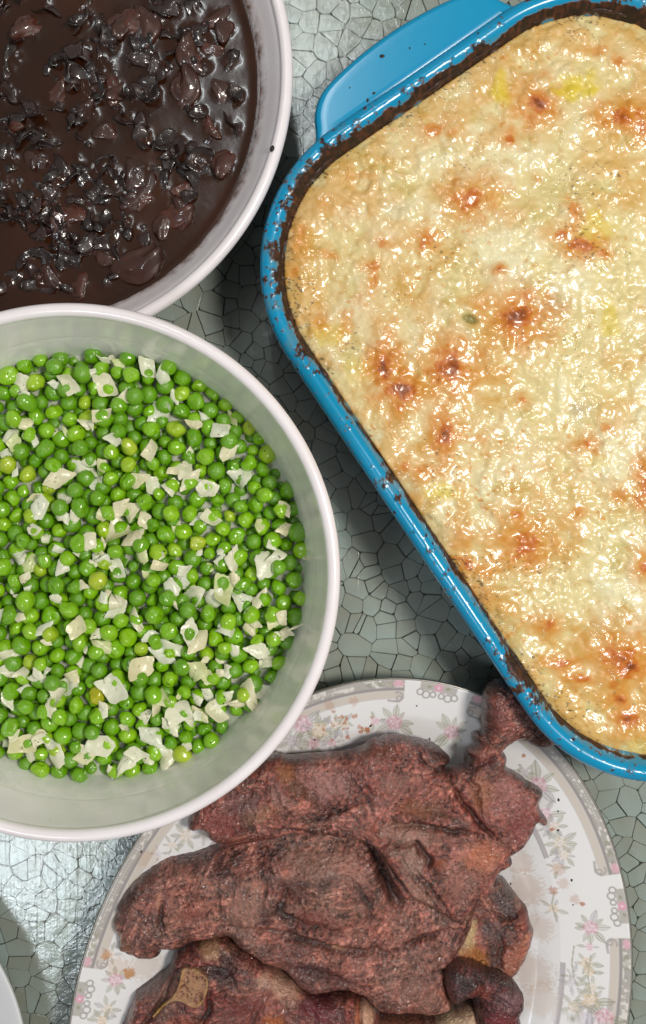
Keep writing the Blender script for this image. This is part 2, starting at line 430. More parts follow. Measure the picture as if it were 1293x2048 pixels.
bean_in = [(BEAN_R - 4.6, BEAN_Z - 2.5), (BEAN_R - 6.6, 58), (BEAN_R - 11, 52), (BEAN_R - 16, 45), (BEAN_R - 22, 32), (BEAN_R - 30, 16), (BEAN_R - 42, 8), (BEAN_R - 70, 6), (0.01, 6)]
bowl('serving_bowl', 'white stoneware bowl filled with dark brown stew', bx, by, BEAN_R, BEAN_Z, bean_in, M_GLAZE_STEW)
pea_in = [(PEA_R - 4.6, PEA_Z - 2.5), (PEA_R - 5.6, 90), (PEA_R - 7.5, 82), (PEA_R - 10.2, 71.5), (PEA_R - 10.7, 69.5), (PEA_R - 13.2, 62), (PEA_R - 16, 52), (PEA_R - 22, 30), (PEA_R - 30, 14), (PEA_R - 44, 8), (PEA_R - 70, 6), (0.01, 6)]
bowl('serving_bowl', 'white stoneware bowl filled with green peas and onion', qx, qy, PEA_R, PEA_Z, pea_in, M_GLAZE_PEA)

def white_plate():
    root = thing('dinner_plate', 'plain white plate, only its rim showing in the corner', 'plate', (wx, wy, 0))
    R = WHITE_R
    prof = smooth_prof([(0.01, 2.5), (R - 40, 2.5), (R - 36, 0), (R - 32, 0), (R - 30, 4), (R - 12, 12), (R - 1.2, 18.2), (R, 19.4), (R - 1.4, 20.2), (R - 12, 15.5), (R - 28, 7.5), (R - 40, 5.5), (0.01, 5.5)], 5)
    V, f = lathe(prof, 200); obj('body', mesh_np('plate_body', V, f), M_CHINA, root)
white_plate()

# ------------------------------------------------------------------ blue baking dish
NP = 1500
def rr_path(o, n=NP):
    """rounded rectangle in dish axes (s along length, t across), inset by o; same parameter for every inset"""
    a, b, R = DL, DW, DR
    segs = [(2 * (a - R), 'l'), (math.pi / 2 * R, 'c')] ; per = 4 * (a - R) + 4 * (b - R) + 2 * math.pi * R
    out = np.zeros((n, 2)); ls = np.arange(n) / n * per
    cor = [(a - R, b - R, 0), (-(a - R), b - R, 90), (-(a - R), -(b - R), 180), (a - R, -(b - R), 270)]
    ls = ls.copy(); st = [2 * (b - R), 2 * (a - R), 2 * (b - R), 2 * (a - R)]
    pos = 0.0; Ro = max(R - o, 0.5)
    for k in range(4):
        cx_, cy_, a0 = cor[k]; L = math.pi / 2 * R
        m = (ls >= pos) & (ls < pos + L); th = np.radians(a0) + (ls[m] - pos) / R
        out[m] = np.c_[cx_ + Ro * np.cos(th), cy_ + Ro * np.sin(th)]; pos += L
        nx_ = cor[(k + 1) % 4]; L2 = st[(k + 1) % 4]
        m = (ls >= pos) & (ls < pos + L2 + 1e-6); q = (ls[m] - pos) / L2
        th = math.radians(a0 + 90)
        p0 = np.array([cx_ + Ro * math.cos(th), cy_ + Ro * math.sin(th)]); p1 = np.array([nx_[0] + Ro * math.cos(th), nx_[1] + Ro * math.sin(th)])
        out[m] = p0 + (p1 - p0) * q[:, None]; pos += L2
    return out
def dish_xy(st):                      # dish axes -> world offset from the dish centre
    return st[:, :1] * du + st[:, 1:] * dv
# spilled and burnt food along the rim: photo pixel, radius in mm, strength
SPILL = [(600, 370, 20, 1), (560, 440, 14, .9), (540, 510, 12, 1), (545, 570, 14, 1), (570, 630, 10, .8), (600, 690, 9, .8), (660, 290, 16, .9), (720, 265, 12, .5), (640, 330, 14, .8),
         (690, 830, 7, .55), (770, 970, 8, 1), (790, 995, 6, .7), (720, 900, 6, .4), (620, 735, 8, .8), (1015, 1340, 12, 1), (1040, 1385, 16, 1.1), (995, 1300, 8, .7), (1085, 1420, 10, .5),
         (850, 170, 8, .35), (960, 95, 8, .4), (1290, 60, 26, 1), (1250, 30, 10, .6), (900, 1180, 5, .3), (950, 1250, 6, .4), (1180, 1500, 8, .35), (1260, 1560, 8, .3)]
def build_dish():
    root = thing('baking_dish', 'blue enamel rectangular baking dish with lug handle and burnt edges', 'baking dish', (DX, DY, 0))
    prof = smooth_prof([(17, 0), (10, 18), (6, 42), (4.6, 52), (1.2, 53.5), (0, 57), (0.9, 60.2), (3.2, 61.9), (5.4, 61.9), (7.4, 60.4), (8.8, 57.5), (10.2, 53.5), (12.0, 46), (16, 20), (22, 9), (34, 7)], 5)
    o = prof[:, 0]
    XY = np.stack([dish_xy(rr_path(q)) for q in o])            # (m, NP, 2)
    Z = np.repeat(prof[:, 1][:, None], NP, 1)
    px_, py_ = PX(XY[..., 0] + DX, XY[..., 1] + DY, Z)
    X, Y = XY[..., 0], XY[..., 1]
    oo = np.repeat(o[:, None], NP, 1)
    inner = np.repeat((np.arange(len(o)) > np.argmax(prof[:, 1]))[:, None], NP, 1)
    top = inner | (prof[:, 1] > 52)[:, None]
    ssc = X * du[0] + Y * du[1]
    A = sst(8.8, 9.6, oo + 1.7 * sst(-DL + 70, -DL + 25, ssc) + 2.2 * fbm(X / 9, Y / 9, 61, 4, .6)) * sst(11.4, 10.0, oo + 1.8 * fbm(X / 7, Y / 7, 63, 3)) * inner * 1.0     # always burnt at the cheese line
    W_ = np.zeros_like(X)
    for (sx_, sy_, r_, k_) in SPILL:
        cx_, cy_ = P(sx_, sy_, 60)
        d2 = (X + DX - cx_) ** 2 + (Y + DY - cy_) ** 2
        W_ = np.maximum(W_, k_ * np.exp(-d2 / (r_ * .8) ** 2))
    nz = 0.5 + 0.62 * fbm(X / 3.6, Y / 3.6, 62, 5, .75)
    spill = sst(0.0, 0.16, nz + 0.46 * W_ * (0.6 + .06 * oo) - 0.86 + .015 * oo) * top
    specks = sst(0.74, 0.8, 0.5 + 0.5 * fbm(X / 1.7, Y / 1.7, 66, 2)) * top * 0.85 * sst(.35, .6, nz)
    mask = np.clip(np.maximum(np.maximum(A, spill), specks), 0, 1)
    base = S(0, 148, 194) + 0.02 * fbm(X / 20, Y / 20, 70, 3)[..., None]
    burn = mix(S(34, 17, 11), S(84, 46, 28), sst(-.15, .5, fbm(X / 1.6, Y / 1.6, 64, 4, .65)))
    burn = mix(np.ones_like(burn) * S(132, 80, 36), burn, sst(.25, .8, mask))
    C = mix(base, burn, sst(.05, .5, mask))
    film = sst(.5, .75, 0.5 + .5 * fbm(X / 7, Y / 7, 68, 4)) * .35 * top * (1 - mask) * sst(0.25, .6, W_ + .15 * inner)
    C = mix(C, S(120, 132, 110), film)
    Z2 = Z + mask * top * (0.25 + 1.1 * np.abs(fbm(X / 1.5, Y / 1.5, 65, 3))) * (~inner * .8 + inner * .9)
    V = np.stack([X, Y, Z2], -1).reshape(-1, 3)
    f = grid_faces(len(o), NP, True, True)
    # rr_path runs counter-clockwise in (s,t); (du,dv) is right-handed?
    if du[0] * dv[1] - du[1] * dv[0] < 0: f = f[:, ::-1]
    obj('body', mesh_np('dish_body', V, f, np.concatenate([C, np.clip(mask, 0, 1)[..., None]], -1).reshape(-1, 4)), M_BLUE, root)
    fl = rr_path(34, 60); xy = dish_xy(fl)
    for z_, nm in ((7.0, 'floor'), ):
        V = np.vstack([np.c_[xy, np.full(60, z_)], [[0, 0, z_]]]); k = np.arange(60)
        obj('floor', mesh_np('dish_floor', V, [np.stack([k, (k + 1) % 60, np.full(60, 60)], 1)], np.repeat([[*S(18, 132, 186), 0]], 61, 0)), M_BLUE, root)
    # lug handles on the two short ends
    half = [(-55, -.5), (-52, 1.8), (-49.5, 5.5), (-47, 10), (-43, 14.2), (-37, 17.6), (-26, 20), (-13, 21.5), (0, 22)]
    ol = [(a, b) for a, b in half] + [(-a, b) for a, b in half[-2::-1]]
    ol = smooth_prof(ol, 6)                                       # t, outward
    for sgn in (-1, 1):
        rings = []
        cen = np.array([0, 4.0])
        for ins, z_ in ((5.0, 48.5), (1.2, 48.8), (0.2, 50.2), (0, 52.5), (0.3, 54.6), (1.2, 56.0), (2.6, 56.5), (2.9, 56.52), (6, 56.54)):
            q = ol.copy()
            L = np.hypot(q[:, 0] / 53, np.maximum(q[:, 1], 0) / 22)
            sc_t = (53 - ins) / 53; sc_s = (22 - ins) / 22
            q = np.c_[q[:, 0] * sc_t, q[:, 1] * sc_s]
            rings.append((q, z_))
        n = len(ol); Vh = []
        for q, z_ in rings:
            inn = -3.0
            q2 = np.vstack([[q[0, 0], inn], q, [q[-1, 0], inn]])
            st = np.c_[sgn * (DL - 0.5 + q2[:, 1]), q2[:, 0]]
            Vh.append(np.c_[dish_xy(st), np.full(len(q2), z_)])
        m = len(Vh[0]); Vh = np.vstack(Vh); fh = grid_faces(len(rings), m, True)
        cap = np.arange(m)[None, :] + (len(rings) - 1) * m
        X, Y = Vh[:, 0], Vh[:, 1]
        Ch = np.repeat([[*S(0, 148, 194), 0]], len(Vh), 0)
        me = mesh_np('dish_handle', Vh, [fh, cap], Ch)
        bm = bmesh.new(); bm.from_mesh(me); bmesh.ops.recalc_face_normals(bm, faces=bm.faces); bm.to_mesh(me); bm.free()
        obj('handle', me, M_BLUE, root)
    # lumpy burnt crust where the food meets the wall
    cr = np.random.default_rng(9); n = 1300; prof_a = np.linspace(0, 2 * np.pi, 7, endpoint=False)
    base_p = rr_path(9.3, n); Vc = []
    ps = np.arange(n) / n * 60
    rad = np.clip(.45 + 1.5 * fbm(ps * 2.1, ps * 0 + 3, 80, 4), .06, 1.8)
    nrm = rr_path(0, n) - rr_path(6, n); nrm /= np.linalg.norm(nrm, axis=1)[:, None]
    zc = 55.6 + 1.6 * fbm(ps * .7, ps * 0 + 9, 81, 3)
    for q in prof_a:
        rj = rad * (1 + .45 * fbm(ps * 4, ps * 0 + q * 3, 82, 3))
        p = base_p + nrm * (rj * 1.15 * math.cos(q))[:, None]
        Vc.append(np.c_[dish_xy(p), zc + rj * 1.25 * math.sin(q)])
    Vc = np.stack(Vc)                                            # 7,n,3
    Vc = np.concatenate([Vc, Vc[:1]], 0); me = mesh_np('burnt_edge', Vc.reshape(-1, 3), grid_faces(8, n, True))
    bm = bmesh.new(); bm.from_mesh(me); bmesh.ops.remove_doubles(bm, verts=bm.verts, dist=1e-6); bmesh.ops.recalc_face_normals(bm, faces=bm.faces); bm.to_mesh(me); bm.free()
    obj('burnt_edge', me, M_BURNT, root)
    # a few burnt crumbs on the handle
    return root
build_dish()

# ------------------------------------------------------------------ cheese topped gratin
SPOTS = [  # px, py, rx, ry (photo px), darkness
    (1075, 208, 20, 24, 1.0), (1018, 275, 11, 11, .75), (1255, 232, 34, 16, .85), (1285, 250, 20, 26, .7), (938, 396, 34, 26, .8), (985, 385, 20, 20, .4), (868, 264, 24, 14, .6), (905, 265, 12, 10, .45),
    (1132, 466, 22, 12, .75), (1165, 492, 26, 14, .85), (1205, 505, 16, 9, .6), (1150, 430, 12, 18, .6), (1040, 634, 34, 27, 1.0), (1025, 655, 18, 12, .6), (858, 478, 16, 20, .6), (845, 490, 8, 12, .7), (766, 484, 14, 10, .6),
    (742, 532, 18, 14, .6), (745, 565, 14, 18, .55), (772, 732, 17, 32, 1.0), (803, 780, 24, 22, 1.0), (795, 815, 16, 20, .7), (760, 690, 12, 14, .6), (905, 738, 28, 30, 1.0), (872, 748, 26, 16, .6), (889, 868, 15, 26, .95),
    (880, 895, 20, 18, .55), (815, 932, 14, 12, .6), (850, 940, 20, 16, .6), (1036, 1030, 12, 12, .7), (1050, 1090, 32, 28, .85), (1042, 1080, 18, 16, .8), (1160, 1024, 18, 14, .5), (1178, 886, 15, 12, .7), (1290, 960, 16, 34, .8), (1245, 990, 24, 18, .5),
    (1285, 1000, 20, 18, .6), (935, 1132, 12, 10, .85), (915, 1118, 26, 5, .6), (975, 1150, 40, 30, .45), (1096, 1250, 18, 14, .75), (1242, 1312, 36, 34, .85), (1262, 1335, 20, 22, 1.0), (1128, 1330, 26, 10, .8), (1172, 1358, 22, 10, .75),
    (1240, 1400, 16, 12, .9), (1262, 1440, 22, 18, .9), (1230, 1370, 12, 10, .6), (1000, 541, 7, 6, .95), (835, 1000, 20, 20, .3), (960, 1190, 40, 30, .4), (640, 640, 26, 20, .4), (690, 640, 22, 30, .4), (720, 600, 20, 30, .35),
    (600, 480, 18, 30, .45), (590, 540, 14, 20, .5), (660, 510, 20, 14, .4), (650, 410, 24, 16, .35), (720, 350, 30, 16, .35), (1290, 1130, 16, 16, .8), (1265, 1135, 14, 10, .4), (925, 1075, 26, 26, .35), (1215, 855, 14, 10, .5), (960, 880, 16, 10, .35),
    (1195, 100, 30, 14, .45), (1235, 120, 12, 10, .6), (1255, 1240, 10, 10, .5), (1190, 905, 12, 10, .5), (1075, 355, 10, 8, .4), (1010, 740, 12, 10, .4), (1045, 800, 9, 7, .6), (700, 420, 20, 14, .35), (790, 640, 16, 14, .3)]
YEL = [(1148, 176, 48, 30, 1.0), (1005, 183, 24, 34, .85), (1200, 455, 40, 36, .6), (1222, 640, 22, 44, .65), (885, 985, 34, 22, .7), (655, 665, 40, 26, .5), (720, 740, 40, 30, .3), (1195, 925, 30, 20, .3), (1080, 560, 30, 40, .25), (1285, 1480, 30, 40, .3), (990, 395, 20, 20, .45)]
def build_gratin():
    root = thing('cheese_gratin', 'golden browned melted cheese gratin inside the blue baking dish', 'gratin', (DX, DY, 0))
    a, b, R = DL - 10.2, DW - 10.2, DR - 10.2; g = 0.62
    S_, T_ = np.meshgrid(np.arange(-a - g, a + 2 * g, g), np.arange(-b - g, b + 2 * g, g), indexing='ij')
    shp = S_.shape
    qx_ = np.abs(S_) - (a - R); qy_ = np.abs(T_) - (b - R)
    out = np.hypot(np.maximum(qx_, 0), np.maximum(qy_, 0)); d = R - out - np.minimum(np.maximum(qx_, qy_), 0) * 1.0
    d = np.where((qx_ > 0) & (qy_ > 0), R - out, np.minimum(a - np.abs(S_), b - np.abs(T_)))
    # pull vertices outside the outline back onto it
    over = d < 0
    k = np.where(over, R / np.maximum(out, 1e-6), 1)
    s2 = np.where(over & (qx_ > 0) & (qy_ > 0), np.sign(S_) * ((a - R) + qx_ * k), np.clip(S_, -a, a))
    t2 = np.where(over & (qx_ > 0) & (qy_ > 0), np.sign(T_) * ((b - R) + qy_ * k), np.clip(T_, -b, b))
    keepv = d > -g * 1.5
    S_, T_, d = s2, t2, np.maximum(d, 0)
    X = S_ * du[0] + T_ * dv[0]; Y = S_ * du[1] + T_ * dv[1]
    wx_, wy_ = X + DX, Y + DY
    u, v = PX(wx_, wy_, 54)
    # relief
    lump = fbm(X / 26, Y / 26, 11, 3); mid = fbm(X / 6.5, Y / 6.5, 15, 4, .55); fine = fbm(X / 2.2, Y / 2.2, 19, 3, .6)
    f1, f2 = worley(X / 5.2 + .4 * mid, Y / 5.2, 3)
    blister = sst(.55, 0.1, f1) * sst(-.1, .35, fbm(X / 14, Y / 14, 23, 2))
    H = 53.4 + 2.2 * lump + 1.0 * mid + .14 * fine + .7 * blister
    H += -1.0 * np.exp(-d / 3.5) + 0.6 * np.exp(-((d - 7) / 6) ** 2)
    brown = np.zeros(shp); nzs = fbm(X / 4.2, Y / 4.2, 31, 4, .6)
    wob = 0.55 * fbm(X / 7, Y / 7, 33, 3); wob2 = .55 * fbm(X / 7, Y / 7, 37, 3)
    for (cx_, cy_, rx, ry, k_) in SPOTS:
        q = np.hypot((u - cx_) / rx + wob, (v - cy_) / ry + wob2)
        q = q / 1.38
        m = k_ * (sst(1.25, .15, q + .5 * nzs))
        halo = .58 * k_ * np.exp(-(q / 2.1) ** 2)
        brown = np.maximum(brown, np.maximum(m, halo * (1 + .6 * nzs)))
        H += 0.9 * k_ * np.exp(-(q / 1.1) ** 2)
    flecks = sst(.32, .6, fbm(X / 2.6, Y / 2.6, 41, 3, .55)) * sst(-.05, .35, fbm(X / 24, Y / 24, 43, 3) + .35 * np.exp(-d / 14))
    brown = np.clip(np.maximum(brown, .42 * flecks), 0, 1)
    big_t2 = sst(120, -60, S_ * .4 - T_ * 0 + 40 * fbm(X / 40, Y / 40, 49, 2)) - .6
    tan = sst(-.2, .42, fbm(X / 30, Y / 30, 47, 4) + .6 * np.exp(-d / 18) + .35 * big_t2) * sst(-.6, .3, mid)
    yel = np.zeros(shp)
    for (cx_, cy_, rx, ry, k_) in YEL:
        q = np.hypot((u - cx_) / rx + wob, (v - cy_) / ry + wob2)
        yel = np.maximum(yel, k_ * sst(1.2, .5, q + .3 * nzs)); H += .7 * k_ * np.exp(-q ** 2)
    grey = np.zeros(shp)
    for (cx_, cy_, rx, ry, k_) in [(1105, 605, 26, 28, .7), (1158, 820, 20, 18, .6), (1060, 560, 20, 20, .3), (800, 420, 26, 18, .3)]:
        q = np.hypot((u - cx_) / rx + wob, (v - cy_) / ry + wob2); grey = np.maximum(grey, k_ * np.exp(-q ** 2))
    big_t = fbm(X / 22, Y / 22, 59, 3)
    cream = mix(S(226, 209, 150), S(236, 226, 182), sst(-.3, .5, lump + .6 * mid))
    cream = mix(cream, S(210, 194, 128), sst(.1, .6, fbm(X / 11, Y / 11, 53, 4)))
    C = mix(cream, S(214, 160, 66), .72 * tan)
    C = mix(C, S(198, 150, 60), .5 * sst(.1, .5, fbm(X / 5.0, Y / 5.0, 55, 4, .6)) * sst(-.2, .3, big_t))
    C = mix(C, S(222, 196, 40), np.clip(yel, 0, 1) * .9)
    C = mix(C, S(168, 148, 116), grey)
    C = mix(C, S(212, 136, 28), sst(.06, .55, brown) * .85)
    C = mix(C, S(196, 102, 16), sst(.42, .8, brown) * .9)
    C = mix(C, S(122, 54, 12), sst(.8, 1.0, brown + .22 * nzs) * .85)
    # herb and pepper flecks baked in
    pep = sst(.93, 1.0, vnoise(X / .9, Y / .9, 57) * .5 + .5 + .2 * vnoise(X / 20, Y / 20, 58) + .22 * np.exp(-d / 6) - .08)
    C = mix(C, S(62, 52, 34), pep * .75)
    # a hole in the cheese
    q = np.hypot((u - 940) * .92 + (v - 637) * .35, ((v - 637) * .92 - (u - 940) * .35) * 1.9) / 17
    H -= 2.4 * sst(1.25, .4, q); C = mix(C, S(150, 138, 78), sst(1.25, .5, q))
    H += .8 * np.exp(-((q - 2.2) / .9) ** 2)
    H = np.where(d <= 0, 51.0, H)
    idx = -np.ones(shp, int); idx[keepv] = np.arange(keepv.sum())
    q4 = np.stack([idx[:-1, :-1], idx[1:, :-1], idx[1:, 1:], idx[:-1, 1:]], -1).reshape(-1, 4)
    q4 = q4[(q4 >= 0).all(1)]
    if du[0] * dv[1] - du[1] * dv[0] < 0: q4 = q4[:, ::-1]
    V = np.stack([X, Y, H], -1)[keepv]
    obj('crust', mesh_np('gratin_crust', V, q4, C[keepv]), M_CHEESE, root)
    # body of the gratin down to the dish floor
    rings = [(10.3, 52.0), (11.6, 47.6), (15.6, 22), (20, 10.2), (33, 7.6)]
    Vb = np.stack([np.c_[dish_xy(rr_path(o_, 240)), np.full(240, z_)] for o_, z_ in rings]).reshape(-1, 3)
    fb = grid_faces(len(rings), 240, True)
    obj('filling', mesh_np('gratin_filling', Vb, fb, np.repeat([S(226, 208, 160)], len(Vb), 0)), M_CHEESE, root)
    return root
build_gratin()

# ------------------------------------------------------------------ floral platter
def plat_h(rho_in):
    """height over the table by the distance in from the edge (mm)"""
    x = np.asarray(rho_in, float)
    return np.interp(x, [0, .6, 1.6, 4, 12, 24, 33, 38, 44, 52, 60, 400], [20.6, 21.7, 22.0, 21.4, 19.6, 16.8, 14.2, 12.0, 9.2, 7.4, 7.0, 7.0])
def ell(ang, ins=0.0):
    """point on the platter outline inset by ins"""
    c_, s_ = np.cos(ang), np.sin(ang)
    nx, ny = c_ / pla, s_ / plb; L = np.hypot(nx, ny); nx, ny = nx / L, ny / L
    A_, B_ = pla * c_ - ins * nx, plb * s_ - ins * ny
    return plc[0] + A_ * pu[0] + B_ * pv[0], plc[1] + A_ * pu[1] + B_ * pv[1]
def plate_z(x, y):
    a_ = (x - plc[0]) * pu[0] + (y - plc[1]) * pu[1]; b_ = (x - plc[0]) * pv[0] + (y - plc[1]) * pv[1]
    k = np.hypot(a_ / pla, b_ / plb); L = np.hypot(a_, b_)
    rin = np.where(k > 1e-6, L / np.maximum(k, 1e-6) - L, 150) * .97
    return plat_h(np.maximum(rin, 0)), rin

def build_platter():
    root = thing('oval_platter', 'white oval platter with pink rose and grey band border', 'platter', (plc[0], plc[1], 0))
    # parameter angles: dense where the border is seen
    vis = np.linspace(math.radians(-75), math.radians(105), 2100); hid = np.linspace(math.radians(105), math.radians(285), 160)[1:-1]
    ang = np.concatenate([vis, hid]); n = len(ang)
    ins = np.concatenate([[0, .15, .45, .9], np.arange(1.3, 37, .42), np.arange(38, 66, .9), [68, 72, 76]])
    IN, AN = np.meshgrid(ins, ang, indexing='ij')
    X, Y = ell(AN, IN)
    Z = plat_h(IN)
    # arc length along the border, from the cartouche at the top of the photograph
    fine = np.linspace(-math.pi, math.pi, 7201); ex, ey = ell(fine, 10); al = np.concatenate([[0], np.cumsum(np.hypot(np.diff(ex), np.diff(ey)))])
    per = al[-1]
    def arc_of(px, py):
        x, y = P(px, py, 20); i = np.argmin((ex - x) ** 2 + (ey - y) ** 2); return al[i]
    AL = np.interp((AN + math.pi) % (2 * math.pi) - math.pi, fine, al)
    carts = [arc_of(873, 1398), arc_of(1212, 1815), arc_of(160, 1995)]
    step = (carts[0] - carts[1]) % per; step = min(step, per - step)
    carts += [(carts[1] - step) % per, (carts[1] - 2 * step) % per]
    dc = np.full(AL.shape, 1e9)
    for c_ in carts:
        q = (AL - c_ + per / 2) % per - per / 2; dc = np.where(np.abs(q) < np.abs(dc), q, dc)
    ad = np.abs(dc)
    white = S(236, 235, 236)
    C = np.ones(X.shape + (3,)) * white
    C = mix(C, S(216, 214, 220), sst(36, 60, IN) * .5)
    # bands
    bandm = sst(15.0, 15.8, ad)
    grey, dark, beige = S(178, 173, 168), S(138, 131, 130), S(206, 194, 182)
    def band(a0, a1, s=.3): return sst(a0 - s, a0 + s, IN) * sst(a1 + s, a1 - s, IN)
    tex = vnoise(AL / 1.6, IN / 1.6, 90)
    C = mix(C, mix(grey, S(224, 220, 214), sst(.1, .7, tex)), band(.9, 4.9) * bandm * .95)
    C = mix(C, dark, band(4.9, 6.4) * bandm * .9)
    C = mix(C, S(216, 212, 210), band(5.55, 5.8, .15) * bandm * .6)
    C = mix(C, beige, band(6.6, 10.4) * bandm * .8)
    C = mix(C, dark, band(10.3, 10.6, .2) * bandm * .35)
    # beaded leaves along the outer band
    bead = sst(.35, .2, np.hypot(((AL / 1.5) % 1) - .5, (IN - 3.0) / 1.4))
    C = mix(C, S(226, 222, 218), bead * bandm * sst(36, 44, ad) * .8)
    leafy = sst(.2, .6, np.sin(AL * 1.25 + 2.0 * np.abs(IN - 3)) * np.cos((IN - 3) * .9)) * sst(38, 30, ad) * bandm * band(1.2, 4.9)
    C = mix(C, S(150, 152, 126), leafy * .65)
    for sgn in (-1, 1):
        tri = np.hypot((dc - sgn * 18.2) / 2.8, (IN - 2.8) / 1.9); C = mix(C, S(228, 182, 196), sst(1.1, .7, tri) * .85)
        # scroll at the end of each band segment
        sx_, sy_ = dc - sgn * 18.5, IN - 9.6
        rr = np.hypot(sx_, sy_); C = mix(C, S(178, 172, 172), (sst(.6, .35, np.abs(rr - 2.4)) * (sgn * sx_ < 1.2) + sst(.5, .3, np.abs(np.hypot(sx_ + sgn * .6, sy_ - .7) - 1.1))).clip(0, 1) * .9)
        C = mix(C, S(178, 172, 172), sst(.8, .4, np.abs(sy_ - 2.4 + .12 * sgn * sx_)) * (sgn * sx_ > -.5) * (sgn * sx_ < 5) * .85)
    # cartouche blocks
    blk = sst(8.6, 8.0, ad) * band(.9, 5.2)
    C = mix(C, S(188, 184, 178), blk * .95)
    C = mix(C, S(156, 158, 132), blk * sst(1, .5, np.abs(np.abs(dc) - 4.2) / 1.6 + np.abs(IN - 3 + .4 * np.sin(dc)) / 1.3) * .8)
    fl = np.hypot(dc, IN - 3.2); C = mix(C, S(230, 168, 190), sst(2.3, 1.5, fl + .5 * np.sin(5 * np.arctan2(IN - 3.2, dc))) * .95)
    C = mix(C, S(242, 222, 226), sst(.9, .4, fl) * .9)
    for sgn in (-1, 1):
        for cx_, cy_, r_ in ((5.2, 7.4, 1.7), (2.0, 7.0, 1.3), (8.0, 6.4, 1.5)):
            rr = np.hypot(dc - sgn * cx_, IN - cy_); C = mix(C, S(176, 171, 168), sst(.55, .3, np.abs(rr - r_)) * .9)
    # inner line, broken opposite each cartouche
    lm = sst(30.0, 31.0, ad)
    C = mix(C, S(186, 180, 184), band(31.2, 33.4, .3) * lm * .95)
    C = mix(C, S(150, 144, 150), (band(31.1, 31.5, .2) + band(33.1, 33.5, .2)) * lm * .6)
    # painted flowers
    fr_ = np.random.default_rng(21)
    def near(x, y, r):
        return np.nonzero((np.abs(X - x) < r) & (np.abs(Y - y) < r))
    def leaf(x, y, a, L, wd, c_, k=.8):
        I = near(x, y, L * 1.3)
        dx_, dy_ = X[I] - x, Y[I] - y
        s = (dx_ * math.cos(a) + dy_ * math.sin(a)) / L; t_ = (-dx_ * math.sin(a) + dy_ * math.cos(a)) / wd
        inside = np.clip(s, 0, 1); wdt = np.sin(np.pi * inside) ** .8
        m = sst(1.15, .8, np.abs(t_) / np.maximum(wdt, .05)) * (s > 0) * (s < 1)
        vein = sst(.2, .08, np.abs(t_)) * m
        C[I] = mix(C[I], c_, m * k); C[I] = mix(C[I], c_ * .7, vein * .6)
        edge = m * sst(.55, .95, np.abs(t_) / np.maximum(wdt, .05)); C[I] = mix(C[I], c_ * .72, edge * .5)
    def rose(x, y, r, c_, deep, k=.52):
        I = near(x, y, r * 1.4); dx_, dy_ = X[I] - x, Y[I] - y
        th = np.arctan2(dy_, dx_); rr = np.hypot(dx_, dy_) / r; ph = fr_.uniform(0, 6)
        edge = 1 + .07 * np.cos(5 * th + ph) + .05 * np.cos(11 * th)
        m = sst(1.05, .85, rr / edge)
        swirl = np.sin(9 * rr + 2.0 * th + ph) * .5 + np.sin(5 * th - 8 * rr + ph) * .5
        cc = mix(np.ones(rr.shape + (3,)) * c_, S(246, 232, 232), sst(.1, .8, swirl) * .8)
        cc = mix(cc, deep, sst(.3, .9, -swirl) * .7 + .3 * sst(.5, .1, rr))
        C[I] = mix(C[I], cc, m * k)
    pink, pdeep = S(232, 172, 196), S(198, 104, 142)
    yel, ydeep = S(234, 208, 166), S(198, 150, 96)
    crm, cdeep = S(230, 214, 192), S(190, 168, 138)
    lil, ldeep = S(212, 204, 218), S(168, 160, 184)
    greens = [S(172, 172, 146), S(160, 160, 132), S(188, 184, 170), S(180, 176, 182), S(150, 150, 118)]
    def sprig(px, py, n_, L0=4.0, spread=6.3, a0=0.0, z=18):
        x, y = P(px, py, z)
        for i in range(n_):
            a = a0 + spread * (i / n_) + fr_.uniform(-.25, .25); L = L0 * fr_.uniform(.7, 1.2)
            leaf(x + 1.6 * math.cos(a), y + 1.6 * math.sin(a), a, L, L * .2, greens[fr_.integers(5)], .34)
    def flower(px, py, r, kind, n_=6, z=18):
        x, y = P(px, py, z)
        sprig(px, py, n_, r * 2.0, z=z)
        c_ = dict(p=(pink, pdeep), y=(yel, ydeep), c=(crm, cdeep), l=(lil, ldeep))[kind]
        rose(x, y, r, *c_)
    def bouquet(px, py, z=18):
        for dx_, dy_, r, kd in ((0, 0, 4.6, 'p'), (34, 14, 4.2, 'y'), (-20, 34, 3.6, 'l'), (22, 40, 3.0, 'p'), (66, 2, 2.6, 'c'), (58, 40, 2.2, 'p')):
            flower(px + dx_, py + dy_, r, kd, 7, z)
    bouquet(606, 1448)
